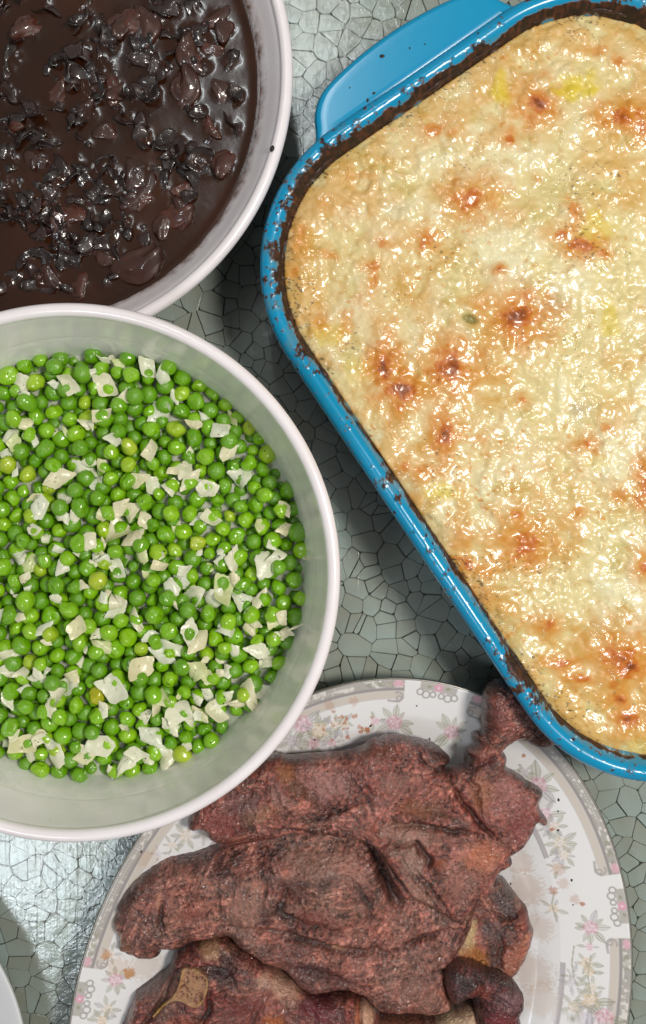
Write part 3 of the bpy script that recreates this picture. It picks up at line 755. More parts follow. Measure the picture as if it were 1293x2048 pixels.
    for a_ in [(790, 1446, 4.0, 'p', 9), (752, 1443, 2.0, 'p', 3), (905, 1465, 3.9, 'p', 9), (690, 1448, 2.2, 'c', 5), (1075, 1572, 4.9, 'p', 8), (1050, 1545, 2.2, 'l', 6), (1092, 1632, 3.6, 'p', 5), (1098, 1658, 2.6, 'l', 5),
               (1122, 1688, 3.4, 'c', 8), (1110, 1655, 2.6, 'c', 6), (1130, 1712, 2.6, 'c', 7), (1118, 1740, 2.0, 'c', 4), (1112, 1826, 2.4, 'y', 5), (1182, 1856, 3.7, 'p', 9), (1180, 1895, 1.9, 'p', 2), (1175, 1928, 3.0, 'y', 6), (1180, 1945, 2.4, 'y', 3),
               (1182, 2004, 4.3, 'y', 8), (1208, 2032, 4.6, 'p', 7), (1172, 2040, 3.6, 'l', 6), (1150, 2018, 2.8, 'c', 5), (1185, 1975, 2.6, 'c', 5), (1148, 1958, 2.2, 'l', 6), (1145, 1972, 2.2, 'l', 4),
               (232, 1960, 3.6, 'p', 8), (215, 2018, 2.8, 'c', 7), (205, 2040, 2.6, 'y', 6), (222, 1905, 2.2, 'c', 5), (372, 1672, 3.2, 'c', 6), (345, 1690, 2.0, 'c', 6), (408, 1672, 2.4, 'c', 4), (318, 1706, 1.6, 'l', 4)]:
        flower(*a_)
    # stems
    for pts in ([(1150, 1895), (1146, 1930), (1150, 1960)], [(1182, 1910), (1176, 1950), (1180, 1985)], [(1112, 1790), (1108, 1815), (1118, 1850)]):
        q = np.array([P(a, b, 17) for a, b in pts])
        for i in range(len(q) - 1):
            for tt in np.linspace(0, 1, 30):
                x, y = q[i] + (q[i + 1] - q[i]) * tt; I = near(x, y, .5); C[I] = mix(C[I], S(178, 178, 164), sst(.45, .2, np.hypot(X[I] - x, Y[I] - y)) * .8)
    # meat juice: specks and thin brown smears
    def stain(px, py, r, c_, k):
        x, y = P(px, py, 17); I = near(x, y, r * 1.6)
        m = sst(1.15, .7, np.hypot(X[I] - x, Y[I] - y) / r + .35 * vnoise(X[I] * 1.3, Y[I] * 1.3, 95)); C[I] = mix(C[I], c_, m * k)
    for _ in range(26): stain(fr_.normal(700, 26), fr_.normal(1448, 16), fr_.uniform(.4, 1.1), S(186, 128, 86), .7)
    for px, py, r, k in [(735, 1462, 1.5, .9), (722, 1465, 1.2, .8), (695, 1475, 1.1, .8), (720, 1455, 1.3, .6), (660, 1408, 2.6, .3), (708, 1400, 2.4, .3), (1046, 1510, 1.0, .8), (1110, 1787, 2.2, .6), (1165, 1808, 1.2, .8), (1150, 1800, 2.6, .35), (1130, 1770, 3, .3),
                         (1105, 1660, 1.0, .8), (258, 1948, 2.9, .8), (215, 1905, 2.4, .6), (235, 1930, 5, .25), (1118, 1742, 3.5, .3)]:
        stain(px, py, r, S(196, 132, 62) if py > 1900 else S(184, 118, 78), k)
    wet = sst(.05, .5, fbm(X / 12, Y / 12, 97, 4)) * sst(30, 42, IN); C = mix(C, S(208, 194, 178), wet * .25)
    for px, py, r, k in [(1060, 1790, 9, .35), (1085, 1870, 7, .3), (1075, 1960, 10, .3), (1050, 1740, 6, .35), (290, 1935, 8, .3), (300, 1715, 5, .3), (1090, 2010, 9, .25)]: stain(px, py, r, S(190, 150, 112), k)
    X0, Y0 = X - plc[0], Y - plc[1]
    V = np.stack([X0, Y0, Z], -1).reshape(-1, 3)
    f = grid_faces(len(ins), n, True)
    cap = ((len(ins) - 1) * n + np.arange(n)[:: max(1, n // 150)])
    me = mesh_np('platter_body', V, [f], C.reshape(-1, 3)); o = obj('body', me, M_PLATTER, root)
    a = np.linspace(0, 2 * np.pi, 120, endpoint=False); x, y = ell(a, 75.5); 
    Vw = np.vstack([np.c_[x - plc[0], y - plc[1], np.full(120, 6.98)], [[0, 0, 6.98]]]); k = np.arange(120)
    obj('well', mesh_np('platter_well', Vw, [np.stack([k, (k + 1) % 120, np.full(120, 120)], 1)], np.repeat([white * .95], 121, 0)), M_PLATTER, root)
    # underside and foot
    Vu = []
    for i_, z_ in ((0, 20.6), (1.5, 19.4), (14, 15), (33, 9.5), (44, 5), (50, 1.0), (51, 0), (55, 0), (56, 3.5), (76, 3.5)):
        x, y = ell(a, i_); Vu.append(np.c_[x - plc[0], y - plc[1], np.full(120, z_)])
    obj('foot', mesh_np('platter_foot', np.vstack(Vu), grid_faces(10, 120, True, True), np.repeat([white], 1200, 0)), M_PLATTER, root)
    # thin worn gilt edge
    Vg = []
    a = np.linspace(0, 2 * np.pi, 500, endpoint=False)
    for i_, z_ in ((-.12, 20.7), (-.14, 21.4), (.3, 22.05), (.75, 22.2), (.95, 22.0)):
        x, y = ell(a, i_); Vg.append(np.c_[x - plc[0], y - plc[1], np.full(500, z_)])
    obj('edge_line', mesh_np('platter_edge', np.vstack(Vg), grid_faces(5, 500, True)), M_GILT, root)
build_platter()

# ------------------------------------------------------------------ small organic shapes
def noise3(p, sc_, seed):
    return (fbm(p[:, 0] * sc_ + p[:, 2] * sc_ * .6, p[:, 1] * sc_, seed, 3) + fbm(p[:, 1] * sc_ + 7, p[:, 2] * sc_ + p[:, 0] * sc_ * .5, seed + 4, 3) + fbm(p[:, 2] * sc_ - 5, p[:, 0] * sc_ + 3, seed + 8, 3)) / 1.6
def ico(sub):
    bm = bmesh.new(); bmesh.ops.create_icosphere(bm, subdivisions=sub, radius=1.0)
    V = np.array([v.co[:] for v in bm.verts]); Fc = np.array([[v.index for v in f.verts] for f in bm.faces]); bm.free()
    return V, Fc
ICO3, ICO2, ICO4 = ico(3), ico(2), ico(4)

def euler(q): return Matrix.Rotation(q[0], 3, 'X') , q

def zone(x, y, R, wall='bowl'):
    d = math.hypot(x, y) / R
    if d < .42: return 'in the middle of the ' + wall
    a = math.degrees(math.atan2(y, x)) % 360
    side = ['right', 'upper right', 'upper', 'upper left', 'left', 'lower left', 'lower', 'lower right'][int(((a + 22.5) % 360) // 45)]
    return ('against the %s wall of the ' if d > .8 else 'towards the %s side of the ') % side + wall
# ------------------------------------------------------------------ dark stew
STEW_Z = 45.5
STEW_C = [  # photo px: x, y, size mm, kind (d dark leaf, b brown slice), count
    (60, 60, 8, 'b', 2), (30, 110, 7, 'd', 2), (120, 120, 8, 'd', 3), (165, 35, 8, 'd', 3), (250, 40, 11, 'b', 2), (290, 55, 9, 'b', 1), (320, 15, 8, 'd', 3), (355, 25, 7, 'd', 2), (390, 65, 7, 'd', 3), (410, 75, 6, 'd', 1),
    (60, 215, 8, 'd', 2), (20, 240, 8, 'd', 3), (60, 265, 8, 'd', 3), (95, 285, 8, 'd', 3), (25, 315, 8, 'd', 3), (75, 320, 7, 'b', 2), (105, 190, 7, 'b', 2), (110, 215, 6, 'd', 1), (150, 95, 9, 'd', 3), (125, 135, 8, 'd', 3), (175, 190, 10, 'd', 4), (160, 160, 8, 'd', 2),
    (215, 75, 8, 'd', 2), (205, 125, 9, 'd', 3), (225, 100, 7, 'd', 2), (225, 175, 9, 'b', 1), (205, 150, 8, 'd', 2), (290, 180, 10, 'd', 4), (310, 195, 8, 'd', 3), (290, 120, 8, 'd', 3), (285, 80, 7, 'd', 2), (320, 140, 7, 'd', 2), (365, 175, 9, 'b', 2), (380, 190, 6, 'd', 2),
    (385, 110, 8, 'b', 2), (400, 75, 6, 'd', 2), (415, 130, 6, 'd', 2), (350, 95, 6, 'd', 2), (455, 185, 5, 'd', 3), (400, 225, 5, 'd', 2), (425, 255, 5, 'b', 1), (235, 225, 5, 'd', 2), (175, 230, 6, 'd', 2), (140, 230, 6, 'd', 2), (175, 285, 6, 'd', 2),
    (290, 275, 9, 'd', 3), (350, 290, 11, 'd', 4), (380, 325, 11, 'd', 4), (415, 335, 8, 'd', 2), (340, 315, 8, 'd', 2), (180, 335, 8, 'd', 3), (215, 335, 8, 'd', 2), (265, 345, 10, 'b', 1), (278, 385, 9, 'b', 2), (235, 390, 8, 'd', 3), (230, 350, 7, 'd', 2),
    (95, 375, 9, 'd', 4), (125, 360, 8, 'd', 3), (60, 405, 9, 'd', 4), (25, 425, 9, 'd', 3), (90, 430, 8, 'd', 3), (140, 435, 9, 'b', 2), (165, 425, 8, 'd', 3), (115, 460, 8, 'd', 3), (75, 460, 8, 'd', 3), (130, 490, 8, 'd', 3), (190, 480, 9, 'd', 3), (215, 460, 7, 'd', 2),
    (250, 450, 8, 'd', 2), (275, 460, 6, 'd', 2), (350, 420, 10, 'b', 2), (330, 455, 7, 'b', 1), (405, 435, 6, 'b', 1), (60, 515, 7, 'd', 2), (110, 520, 8, 'd', 3), (140, 510, 8, 'd', 2), (80, 560, 8, 'd', 3), (105, 555, 7, 'b', 1), (275, 520, 12, 'b', 2), (255, 560, 8, 'd', 2), (240, 530, 7, 'd', 2),
    (325, 515, 4, 'd', 2), (365, 515, 4, 'd', 1), (150, 585, 7, 'd', 2), (20, 560, 7, 'd', 2), (10, 180, 8, 'd', 2), (10, 370, 8, 'd', 2), (260, 240, 6, 'd', 1), (210, 570, 5, 'd', 1), (0, 20, 9, 'd', 2), (90, 15, 8, 'd', 2)]
def build_stew():
    root = thing('brown_stew', 'glossy dark brown stew sauce in the white bowl', 'stew', (bx, by, 0))
    r = np.random.default_rng(31)
    chunks = []
    for (cx_, cy_, sz, kd, n) in STEW_C:
        for k in range(n):
            x, y = P(cx_ + r.normal(0, 12) * (k > 0), cy_ + r.normal(0, 12) * (k > 0), STEW_Z)
            chunks.append([x - bx, y - by, sz * r.uniform(.6, 1.05) * (1 if k == 0 else .8), kd])
    for _ in range(120):                                        # the rest of the bowl, beyond the frame
        a, q = r.uniform(0, 6.283), math.sqrt(r.random()) * 92
        x, y = q * math.cos(a), q * math.sin(a); u, v = PX(x + bx, y + by, STEW_Z)
        if u < -20 or v < -20: chunks.append([x, y, r.uniform(5, 9), 'd' if r.random() < .8 else 'b'])
    for cx_, cy_, sz, kd in [(462, 120, 6, 'd'), (470, 250, 6, 'd'), (452, 330, 7, 'b'), (440, 380, 6, 'd'), (418, 440, 7, 'd'), (455, 60, 6, 'b'), (478, 190, 5, 'd'), (380, 490, 7, 'd'), (330, 560, 6, 'd'), (395, 470, 6, 'b')]:
        x, y = P(cx_, cy_, STEW_Z); chunks.append([x - bx, y - by, sz, kd])
    for _ in range(70):                                         # short strips all over
        a, q = r.uniform(0, 6.283), math.sqrt(r.random()) * 95
        chunks.append([q * math.cos(a), q * math.sin(a), r.uniform(3.5, 6.5), 'd' if r.random() < .7 else 'b'])
    chunks = [c for c in chunks if math.hypot(c[0], c[1]) < 97]
    g = 0.7; a_ = np.arange(-108, 108.1, g); X, Y = np.meshgrid(a_, a_, indexing='ij')
    R_ = np.hypot(X, Y); edge = 106.5
    H = STEW_Z + .12 * fbm(X / 18, Y / 18, 101, 2)
    for (x, y, sz, kd) in chunks:
        I = np.nonzero((np.abs(X - x) < sz * 1.6) & (np.abs(Y - y) < sz * 1.6))
        q2 = ((X[I] - x) ** 2 + (Y[I] - y) ** 2) / (sz * .55) ** 2
        H[I] += .5 * np.exp(-q2) * (1 + .7 * fbm(X[I] / 2.6, Y[I] / 2.6, 103, 2))
    H += .7 * np.exp(-(np.maximum(edge - 3.2 - R_, 0)) / 1.2)
    keep = R_ < edge; idx = -np.ones(X.shape, int); idx[keep] = np.arange(keep.sum())
    q4 = np.stack([idx[:-1, :-1], idx[1:, :-1], idx[1:, 1:], idx[:-1, 1:]], -1).reshape(-1, 4); q4 = q4[(q4 >= 0).all(1)]
    obj('sauce', mesh_np('stew_sauce', np.stack([X, Y, H], -1)[keep], q4), M_STEW, root)
    # chunk shapes: crumpled leaves, folded pieces, slices
    V0, F0 = ICO3
    leaf, slc = [], []
    for k in range(14):
        p = V0.copy(); p *= np.array([1, r.uniform(.24, .55), r.uniform(.06, .11)])
        n = noise3(V0, 1.4, 200 + 13 * k); n2 = noise3(V0, 3.5, 400 + 7 * k)
        p *= (1 + .24 * n + .06 * n2)[:, None]
        p[:, 2] += r.uniform(-.4, .4) * p[:, 0] ** 2 + r.uniform(-1.2, 1.2) * p[:, 1] ** 2 + .13 * np.sin(p[:, 0] * r.uniform(4, 7) + k) + .08 * n2
        leaf.append(mesh_np('stewed_leaf', p, F0))
    for k in range(7):
        p = V0.copy(); p *= np.array([1, r.uniform(.42, .6), r.uniform(.2, .3)])
        p[:, 1] += r.uniform(.25, .5) * p[:, 0] ** 2 - .2
        n = noise3(V0, 1.1, 600 + 13 * k); n2 = noise3(V0, 3.2, 700 + 7 * k)
        p *= (1 + .2 * n + .1 * n2)[:, None]; p[:, 2] += .12 * n2
        slc.append(mesh_np('stewed_slice', p, F0))
    for m in leaf: m.materials.append(M_CHUNK)
    for m in slc: m.materials.append(M_SLICE)
    for (x, y, sz, kd) in chunks:
        me = (leaf if kd == 'd' else slc)[r.integers(14 if kd == 'd' else 7)]
        tilt = .42 if kd == 'd' else .25
        o = obj('stewed_leaf' if kd == 'd' else 'stewed_slice', me, None, None, (bx + x, by + y, STEW_Z + r.uniform(-.14, .05) * sz), (r.normal(0, tilt), r.normal(0, tilt), r.uniform(0, 6.28)), (sz * (1.3 if kd == 'd' else 1.3),) * 3)
        if kd == 'd': tag(o, 'crumpled blackish purple piece ' + zone(x, y, 104, 'stew bowl'), 'stew piece', 'dark crumpled pieces in the stew')
        else: tag(o, 'curved reddish brown slice ' + zone(x, y, 104, 'stew bowl'), 'stew slice', 'reddish brown slices in the stew')
build_stew()

# ------------------------------------------------------------------ peas, onion, cream
PEA_TOP = 60.0
def build_peas():
    r = np.random.default_rng(41)
    zf = 45.5; N = 1360
    rad = np.clip(r.normal(3.9, .36, N), 3.0, 4.8)
    a = r.uniform(0, 2 * np.pi, N); q = np.sqrt(r.random(N)) * 88
    p = np.c_[q * np.cos(a), q * np.sin(a), r.uniform(zf + 4, 66, N)]
    zin, rin = [e[1] for e in pea_in][::-1], [e[0] for e in pea_in][::-1]
    for it in range(230):
        p[:, 2] -= 0.28 if it < 190 else .1
        for _ in range(2):
            order = np.argsort(p[:, 0]); ps = p[order]; rs = rad[order]
            D = np.zeros_like(p); cnt = np.zeros(N)
            for s in range(1, 150):
                dl = ps[s:] - ps[:-s]
                if dl[:, 0].min() > 9.8: break
                dist = np.sqrt((dl ** 2).sum(1)) + 1e-9; ov = (rs[s:] + rs[:-s]) * .965 - dist
                m = ov > 0
                if not m.any(): continue
                mv = dl[m] / dist[m, None] * (ov[m] * .5)[:, None]; ii = np.nonzero(m)[0]
                np.add.at(D, order[ii + s], mv); np.add.at(D, order[ii], -mv); np.add.at(cnt, order[ii + s], 1); np.add.at(cnt, order[ii], 1)
            p += D / np.maximum(cnt, 1)[:, None] * 1.3
            p[:, 2] = np.maximum(p[:, 2], zf + rad * .55)
            rr = np.hypot(p[:, 0], p[:, 1]); lim = np.interp(p[:, 2], zin, rin) - rad - .2
            k = np.minimum(1, lim / np.maximum(rr, 1e-6)); p[:, :2] *= k[:, None]
    top = np.percentile(p[:, 2] + rad, 90)
    p[:, 2] += (PEA_TOP + 1.5 - top); p[:, :2] *= 1.033
    zs = zf + (PEA_TOP + 1.5 - top)
    u, v = PX(p[:, 0] + qx, p[:, 1] + qy, p[:, 2])
    # exposure of each pea from above
    exp = np.zeros(N)
    for i in range(N):
        t = p[i] + np.array([[0, 0, rad[i]], [rad[i] * .6, 0, rad[i] * .75], [-rad[i] * .6, 0, rad[i] * .75], [0, rad[i] * .6, rad[i] * .75], [0, -rad[i] * .6, rad[i] * .75]])
        d2 = ((t[:, None, :2] - p[None, :, :2]) ** 2).sum(-1)
        zt = p[:, 2] + np.sqrt(np.maximum(rad ** 2 - d2, 0)); zt = np.where(d2 < rad ** 2, zt, -1); zt[:, i] = -1
        exp[i] = (zt.max(1) < t[:, 2]).mean()
    infr = (u > -15) & (u < 1310)
    score = exp * infr
    singles = set(np.argsort(-score)[:300].tolist())
    singles = {i for i in singles if score[i] > 0}
    V0, F0 = ICO4
    ms = []
    for k in range(16):
        n = noise3(V0, .8, 800 + 9 * k); n2 = noise3(V0, 2.6, 900 + 9 * k)
        p_ = V0 * (1 + .17 * n)[:, None]
        if k >= 4:
            for _ in range(r.integers(2, 5)):                  # dimples of cooked peas
                ax = r.normal(size=3); ax /= np.linalg.norm(ax); dd = V0 @ ax
                p_ *= (1 - r.uniform(.14, .42) * np.exp(-((1 - dd) / r.uniform(.04, .3)) ** 1.3))[:, None]
        if k >= 8: p_ *= (1 - .07 * np.clip(np.sin(6 * n2 + 5 * V0[:, 2]), 0, 1))[:, None]
        p_ *= np.array([r.uniform(.88, 1.1), r.uniform(.9, 1.06), r.uniform(.84, 1.0)])
        m = mesh_np('pea', p_, F0); m.materials.append(M_PEA); ms.append(m)
    V2, F2 = ICO2; VV, FF, off = [], [], 0
    for i in range(N):
        if i in singles:
            tag(obj('pea', ms[r.integers(16)], None, None, (qx + p[i, 0], qy + p[i, 1], p[i, 2]), tuple(r.uniform(0, 6.28, 3)), (rad[i],) * 3),
                'glossy cooked green pea ' + zone(p[i, 0], p[i, 1], 97, 'pea bowl'), 'pea', 'green peas in the white bowl')
        else:
            VV.append(V2 * rad[i] * .98 + p[i]); FF.append(F2 + off); off += len(V2)
    tag(obj('peas', mesh_np('peas', np.vstack(VV), np.vstack(FF)), M_PEA, None, (qx, qy, 0)), 'deeper cooked green peas under the top layer in the bowl', 'peas', kind='stuff')
    # milky sauce
    rr = np.interp(zs + 5.3, zin, rin) + .3
    a = np.linspace(0, 2 * np.pi, 160, endpoint=False); ring = np.linspace(0.01, 1, 40)
    X = (ring[:, None] * rr) * np.cos(a); Y = (ring[:, None] * rr) * np.sin(a)
    Z = zs + 5.0 + .5 * fbm(X / 9, Y / 9, 111, 3) + .5 * sst(.97, 1, ring)[:, None]
    tag(obj('cream_sauce', mesh_np('cream_sauce', np.stack([X, Y, Z], -1).reshape(-1, 3), grid_faces(40, 160, True)), M_CREAM, None, (qx, qy, 0)), 'thin milky sauce pooling between the green peas', 'sauce')
    # cooked onion pieces
    oms = []
    for k in range(18):
        n = r.integers(4, 7); an = np.sort(r.uniform(0, 6.283, n)) if k % 3 == 0 else np.linspace(0, 6.283, n, endpoint=False) + r.normal(0, .25, n)
        el = r.uniform(.45, .95)
        cn = np.c_[np.cos(an), np.sin(an) * el] * r.uniform(.7, 1.2, n)[:, None]
        out = np.vstack([cn[i_] + (cn[(i_ + 1) % n] - cn[i_]) * q_ for i_ in range(n) for q_ in np.linspace(0, 1, 7, endpoint=False)[:, None]])
        out = (out + np.roll(out, 1, 0) * .5 + np.roll(out, -1, 0) * .5) / 2 + r.normal(0, .018, out.shape)
        m_ = len(out); nr = 6; P_ = []
        kx, ky = r.choice([-1, 1]) * r.uniform(.4, 1.1), r.uniform(-.45, .45); wv = r.uniform(0, 6)
        for side in (1, -1):
            for j in range(nr):
                q = out * (1 - .97 * j / (nr - 1)) if side == 1 else out * (.03 + .97 * j / (nr - 1))
                zz = kx * q[:, 1] ** 2 + ky * q[:, 0] ** 2 + .07 * np.sin(3 * q[:, 0] + wv) + .05 * vnoise(q[:, 0] * 3, q[:, 1] * 3, 120 + k)
                P_.append(np.c_[q, zz + side * .05 * (1 if (side == 1 and j > 0) or (side == -1 and j < nr - 1) else .25)])
        me = mesh_np('onion_piece', np.vstack(P_), grid_faces(2 * nr, m_, True))
        bm = bmesh.new(); bm.from_mesh(me); bmesh.ops.remove_doubles(bm, verts=bm.verts, dist=1e-6); bmesh.ops.recalc_face_normals(bm, faces=bm.faces); bm.to_mesh(me); bm.free()
        me.materials.append(M_ONION); oms.append(me)
    ON = [(45, 770, 7), (55, 850, 6), (48, 790, 6), (15, 875, 6), (115, 955, 9), (130, 1000, 6), (170, 940, 7), (275, 960, 7), (300, 975, 6), (370, 935, 8), (380, 955, 7), (410, 975, 6), (475, 955, 7), (455, 905, 6), (440, 865, 5), (320, 825, 7), (295, 735, 7), (325, 755, 5), (205, 770, 8), (140, 770, 7), (215, 720, 5), (205, 830, 5), (80, 1015, 7), (70, 1000, 5),
          (240, 1018, 7), (260, 1020, 5), (230, 1065, 9), (265, 1080, 8), (400, 1040, 6), (420, 1035, 5), (535, 1130, 9), (550, 1115, 7), (520, 1050, 5), (60, 1130, 6), (130, 1130, 6), (235, 1135, 6), (160, 1170, 6), (285, 1110, 7), (440, 1130, 5), (465, 1120, 7), (360, 1160, 7), (410, 1190, 10), (425, 1200, 8), (450, 1180, 8), (390, 1195, 7), (340, 1180, 7), (235, 1225, 7), (270, 1240, 6),
          (380, 1265, 9), (400, 1280, 7), (345, 1300, 9), (280, 1330, 9), (330, 1310, 7), (235, 1375, 8), (160, 1255, 6), (20, 1310, 6), (140, 1350, 5), (75, 1360, 7), (390, 1340, 6), (300, 1270, 5), (520, 1205, 7), (540, 1245, 5), (515, 1300, 8), (530, 1320, 6), (500, 1390, 8), (525, 1395, 6), (480, 1405, 6), (360, 1425, 10), (380, 1440, 8), (400, 1435, 7), (315, 1405, 7), (430, 1420, 7), (340, 1450, 7),
          (205, 1495, 10), (105, 1515, 8), (100, 1420, 7), (45, 1495, 9), (60, 1510, 7), (250, 1520, 7), (270, 1505, 6), (335, 1530, 7), (170, 1520, 6), (100, 1490, 5), (300, 1470, 8), (15, 1400, 7), (40, 1230, 5), (130, 1030, 5), (455, 1250, 6), (470, 1300, 5), (250, 790, 5), (345, 790, 4), (390, 850, 6), (480, 1200, 6), (35, 1120, 5), (180, 1080, 5), (205, 1290, 6), (90, 1260, 5), (445, 1395, 7), (500, 1440, 8), (290, 1435, 5)]
    for _ in range(190):                                       # smaller shreds, denser towards the lower right
        a_, q_ = r.uniform(0, 6.283), math.sqrt(r.random()) * 92
        x_, y_ = q_ * math.cos(a_), q_ * math.sin(a_)
        if y_ > 25 and r.random() < .5: continue
        u_, v_ = PX(x_ + qx, y_ + qy, PEA_TOP)
        if u_ > -10: ON.append((u_, v_, r.uniform(2.4, 5.4)))
    pep = []
    zt_all = p[:, 2] + rad
    def top_z(x, y, w_=2.0):
        d2 = (p[:, 0] - x) ** 2 + (p[:, 1] - y) ** 2; m = d2 < (rad + w_) ** 2
        if not m.any(): return zs + 5
        return np.max(p[m, 2] + np.sqrt(np.maximum(rad[m] ** 2 - np.minimum(d2[m], rad[m] ** 2 * .8), 0)))
    for (cx_, cy_, sz) in ON:
        x, y = P(cx_, cy_, PEA_TOP); x -= qx; y -= qy
        rr_ = math.hypot(x, y)
        z = min(top_z(x, y) - .3, PEA_TOP + 2.4) + r.uniform(-.9, 1.0); s_ = min(sz * .98 * r.uniform(.85, 1.15), 8.6)
        if rr_ > 93: x, y = x * 93 / rr_, y * 93 / rr_
        o = obj('onion_piece', oms[r.integers(18)], None, None, (qx + x, qy + y, z), (r.normal(0, .27), r.normal(0, .27), r.uniform(0, 6.28)), (s_,) * 3)
        tag(o, ('broad' if s_ > 5 else 'small' if s_ < 3.6 else 'middling') + ' pale cooked onion scrap ' + zone(x, y, 97, 'pea bowl'), 'onion piece', 'onion scraps among the peas')
        if r.random() < .4:
            for _ in range(r.integers(1, 3)): pep.append((qx + x + r.normal(0, 2), qy + y + r.normal(0, 2), z + .8))
    ym = NT('yellow_pea'); ym.set(rough=0.3, coat=0.6, coatr=0.08, color=S(176, 176, 24)); ym.sss(0.2, (1, .9, .2), .0015)
    me = ms[9].copy(); me.materials.clear(); x, y = P(192, 1393, PEA_TOP + 2)
    tag(obj('pea', me, ym.m, None, (x, y, top_z(x - qx, y - qy, 0) + 1.6), (.3, .2, 0), (4.1,) * 3), 'single yellow pea standing out among the green peas', 'pea', 'green peas in the white bowl')
    x, y = P(614, 1116, 68)
    tag(obj('pea_skin', oms[4], M_PEA, None, (x - 1.0, y, 67.5), (.2, .9, .4), (2.6, 1.8, 6)), 'scrap of pea skin stuck to the right inner wall', 'pea skin')
    x, y = P(588, 1256, 66)
    o = obj('onion_shred', oms[7], None, None, (x, y, 66.0), (.1, .5, .35), (4.6, 1.0, 2.4)); tag(o, 'thin onion shred lying up against the right bowl wall', 'onion shred')
    for _ in range(40):
        i = r.choice(list(singles)); pep.append((qx + p[i, 0] + r.normal(0, 1.2), qy + p[i, 1] + r.normal(0, 1.2), p[i, 2] + rad[i] * .93))
    return pep
PEP_BOWL = build_peas()
def pepper_mesh(name, pts, smin=.18, smax=.5, seed=5):
    r = np.random.default_rng(seed); V0, F0 = ico(1); VV, FF = [], []
    for k, q in enumerate(pts):
        p_ = V0 * r.uniform(.6, 1.3, V0.shape) * r.uniform(smin, smax) * np.array([r.uniform(.7, 1.6), 1, .6])
        a = r.uniform(0, 6.28); c_, s_ = math.cos(a), math.sin(a)
        p_ = np.c_[p_[:, 0] * c_ - p_[:, 1] * s_, p_[:, 0] * s_ + p_[:, 1] * c_, p_[:, 2]]
        VV.append(p_ + np.array(q)); FF.append(F0 + k * len(V0))
    return mesh_np(name, np.vstack(VV), np.vstack(FF), smooth=False)
tag(obj('ground_pepper', pepper_mesh('ground_pepper', PEP_BOWL, .14, .38), M_PEPPER), 'specks of ground black pepper scattered over peas and onion', 'pepper', kind='stuff')

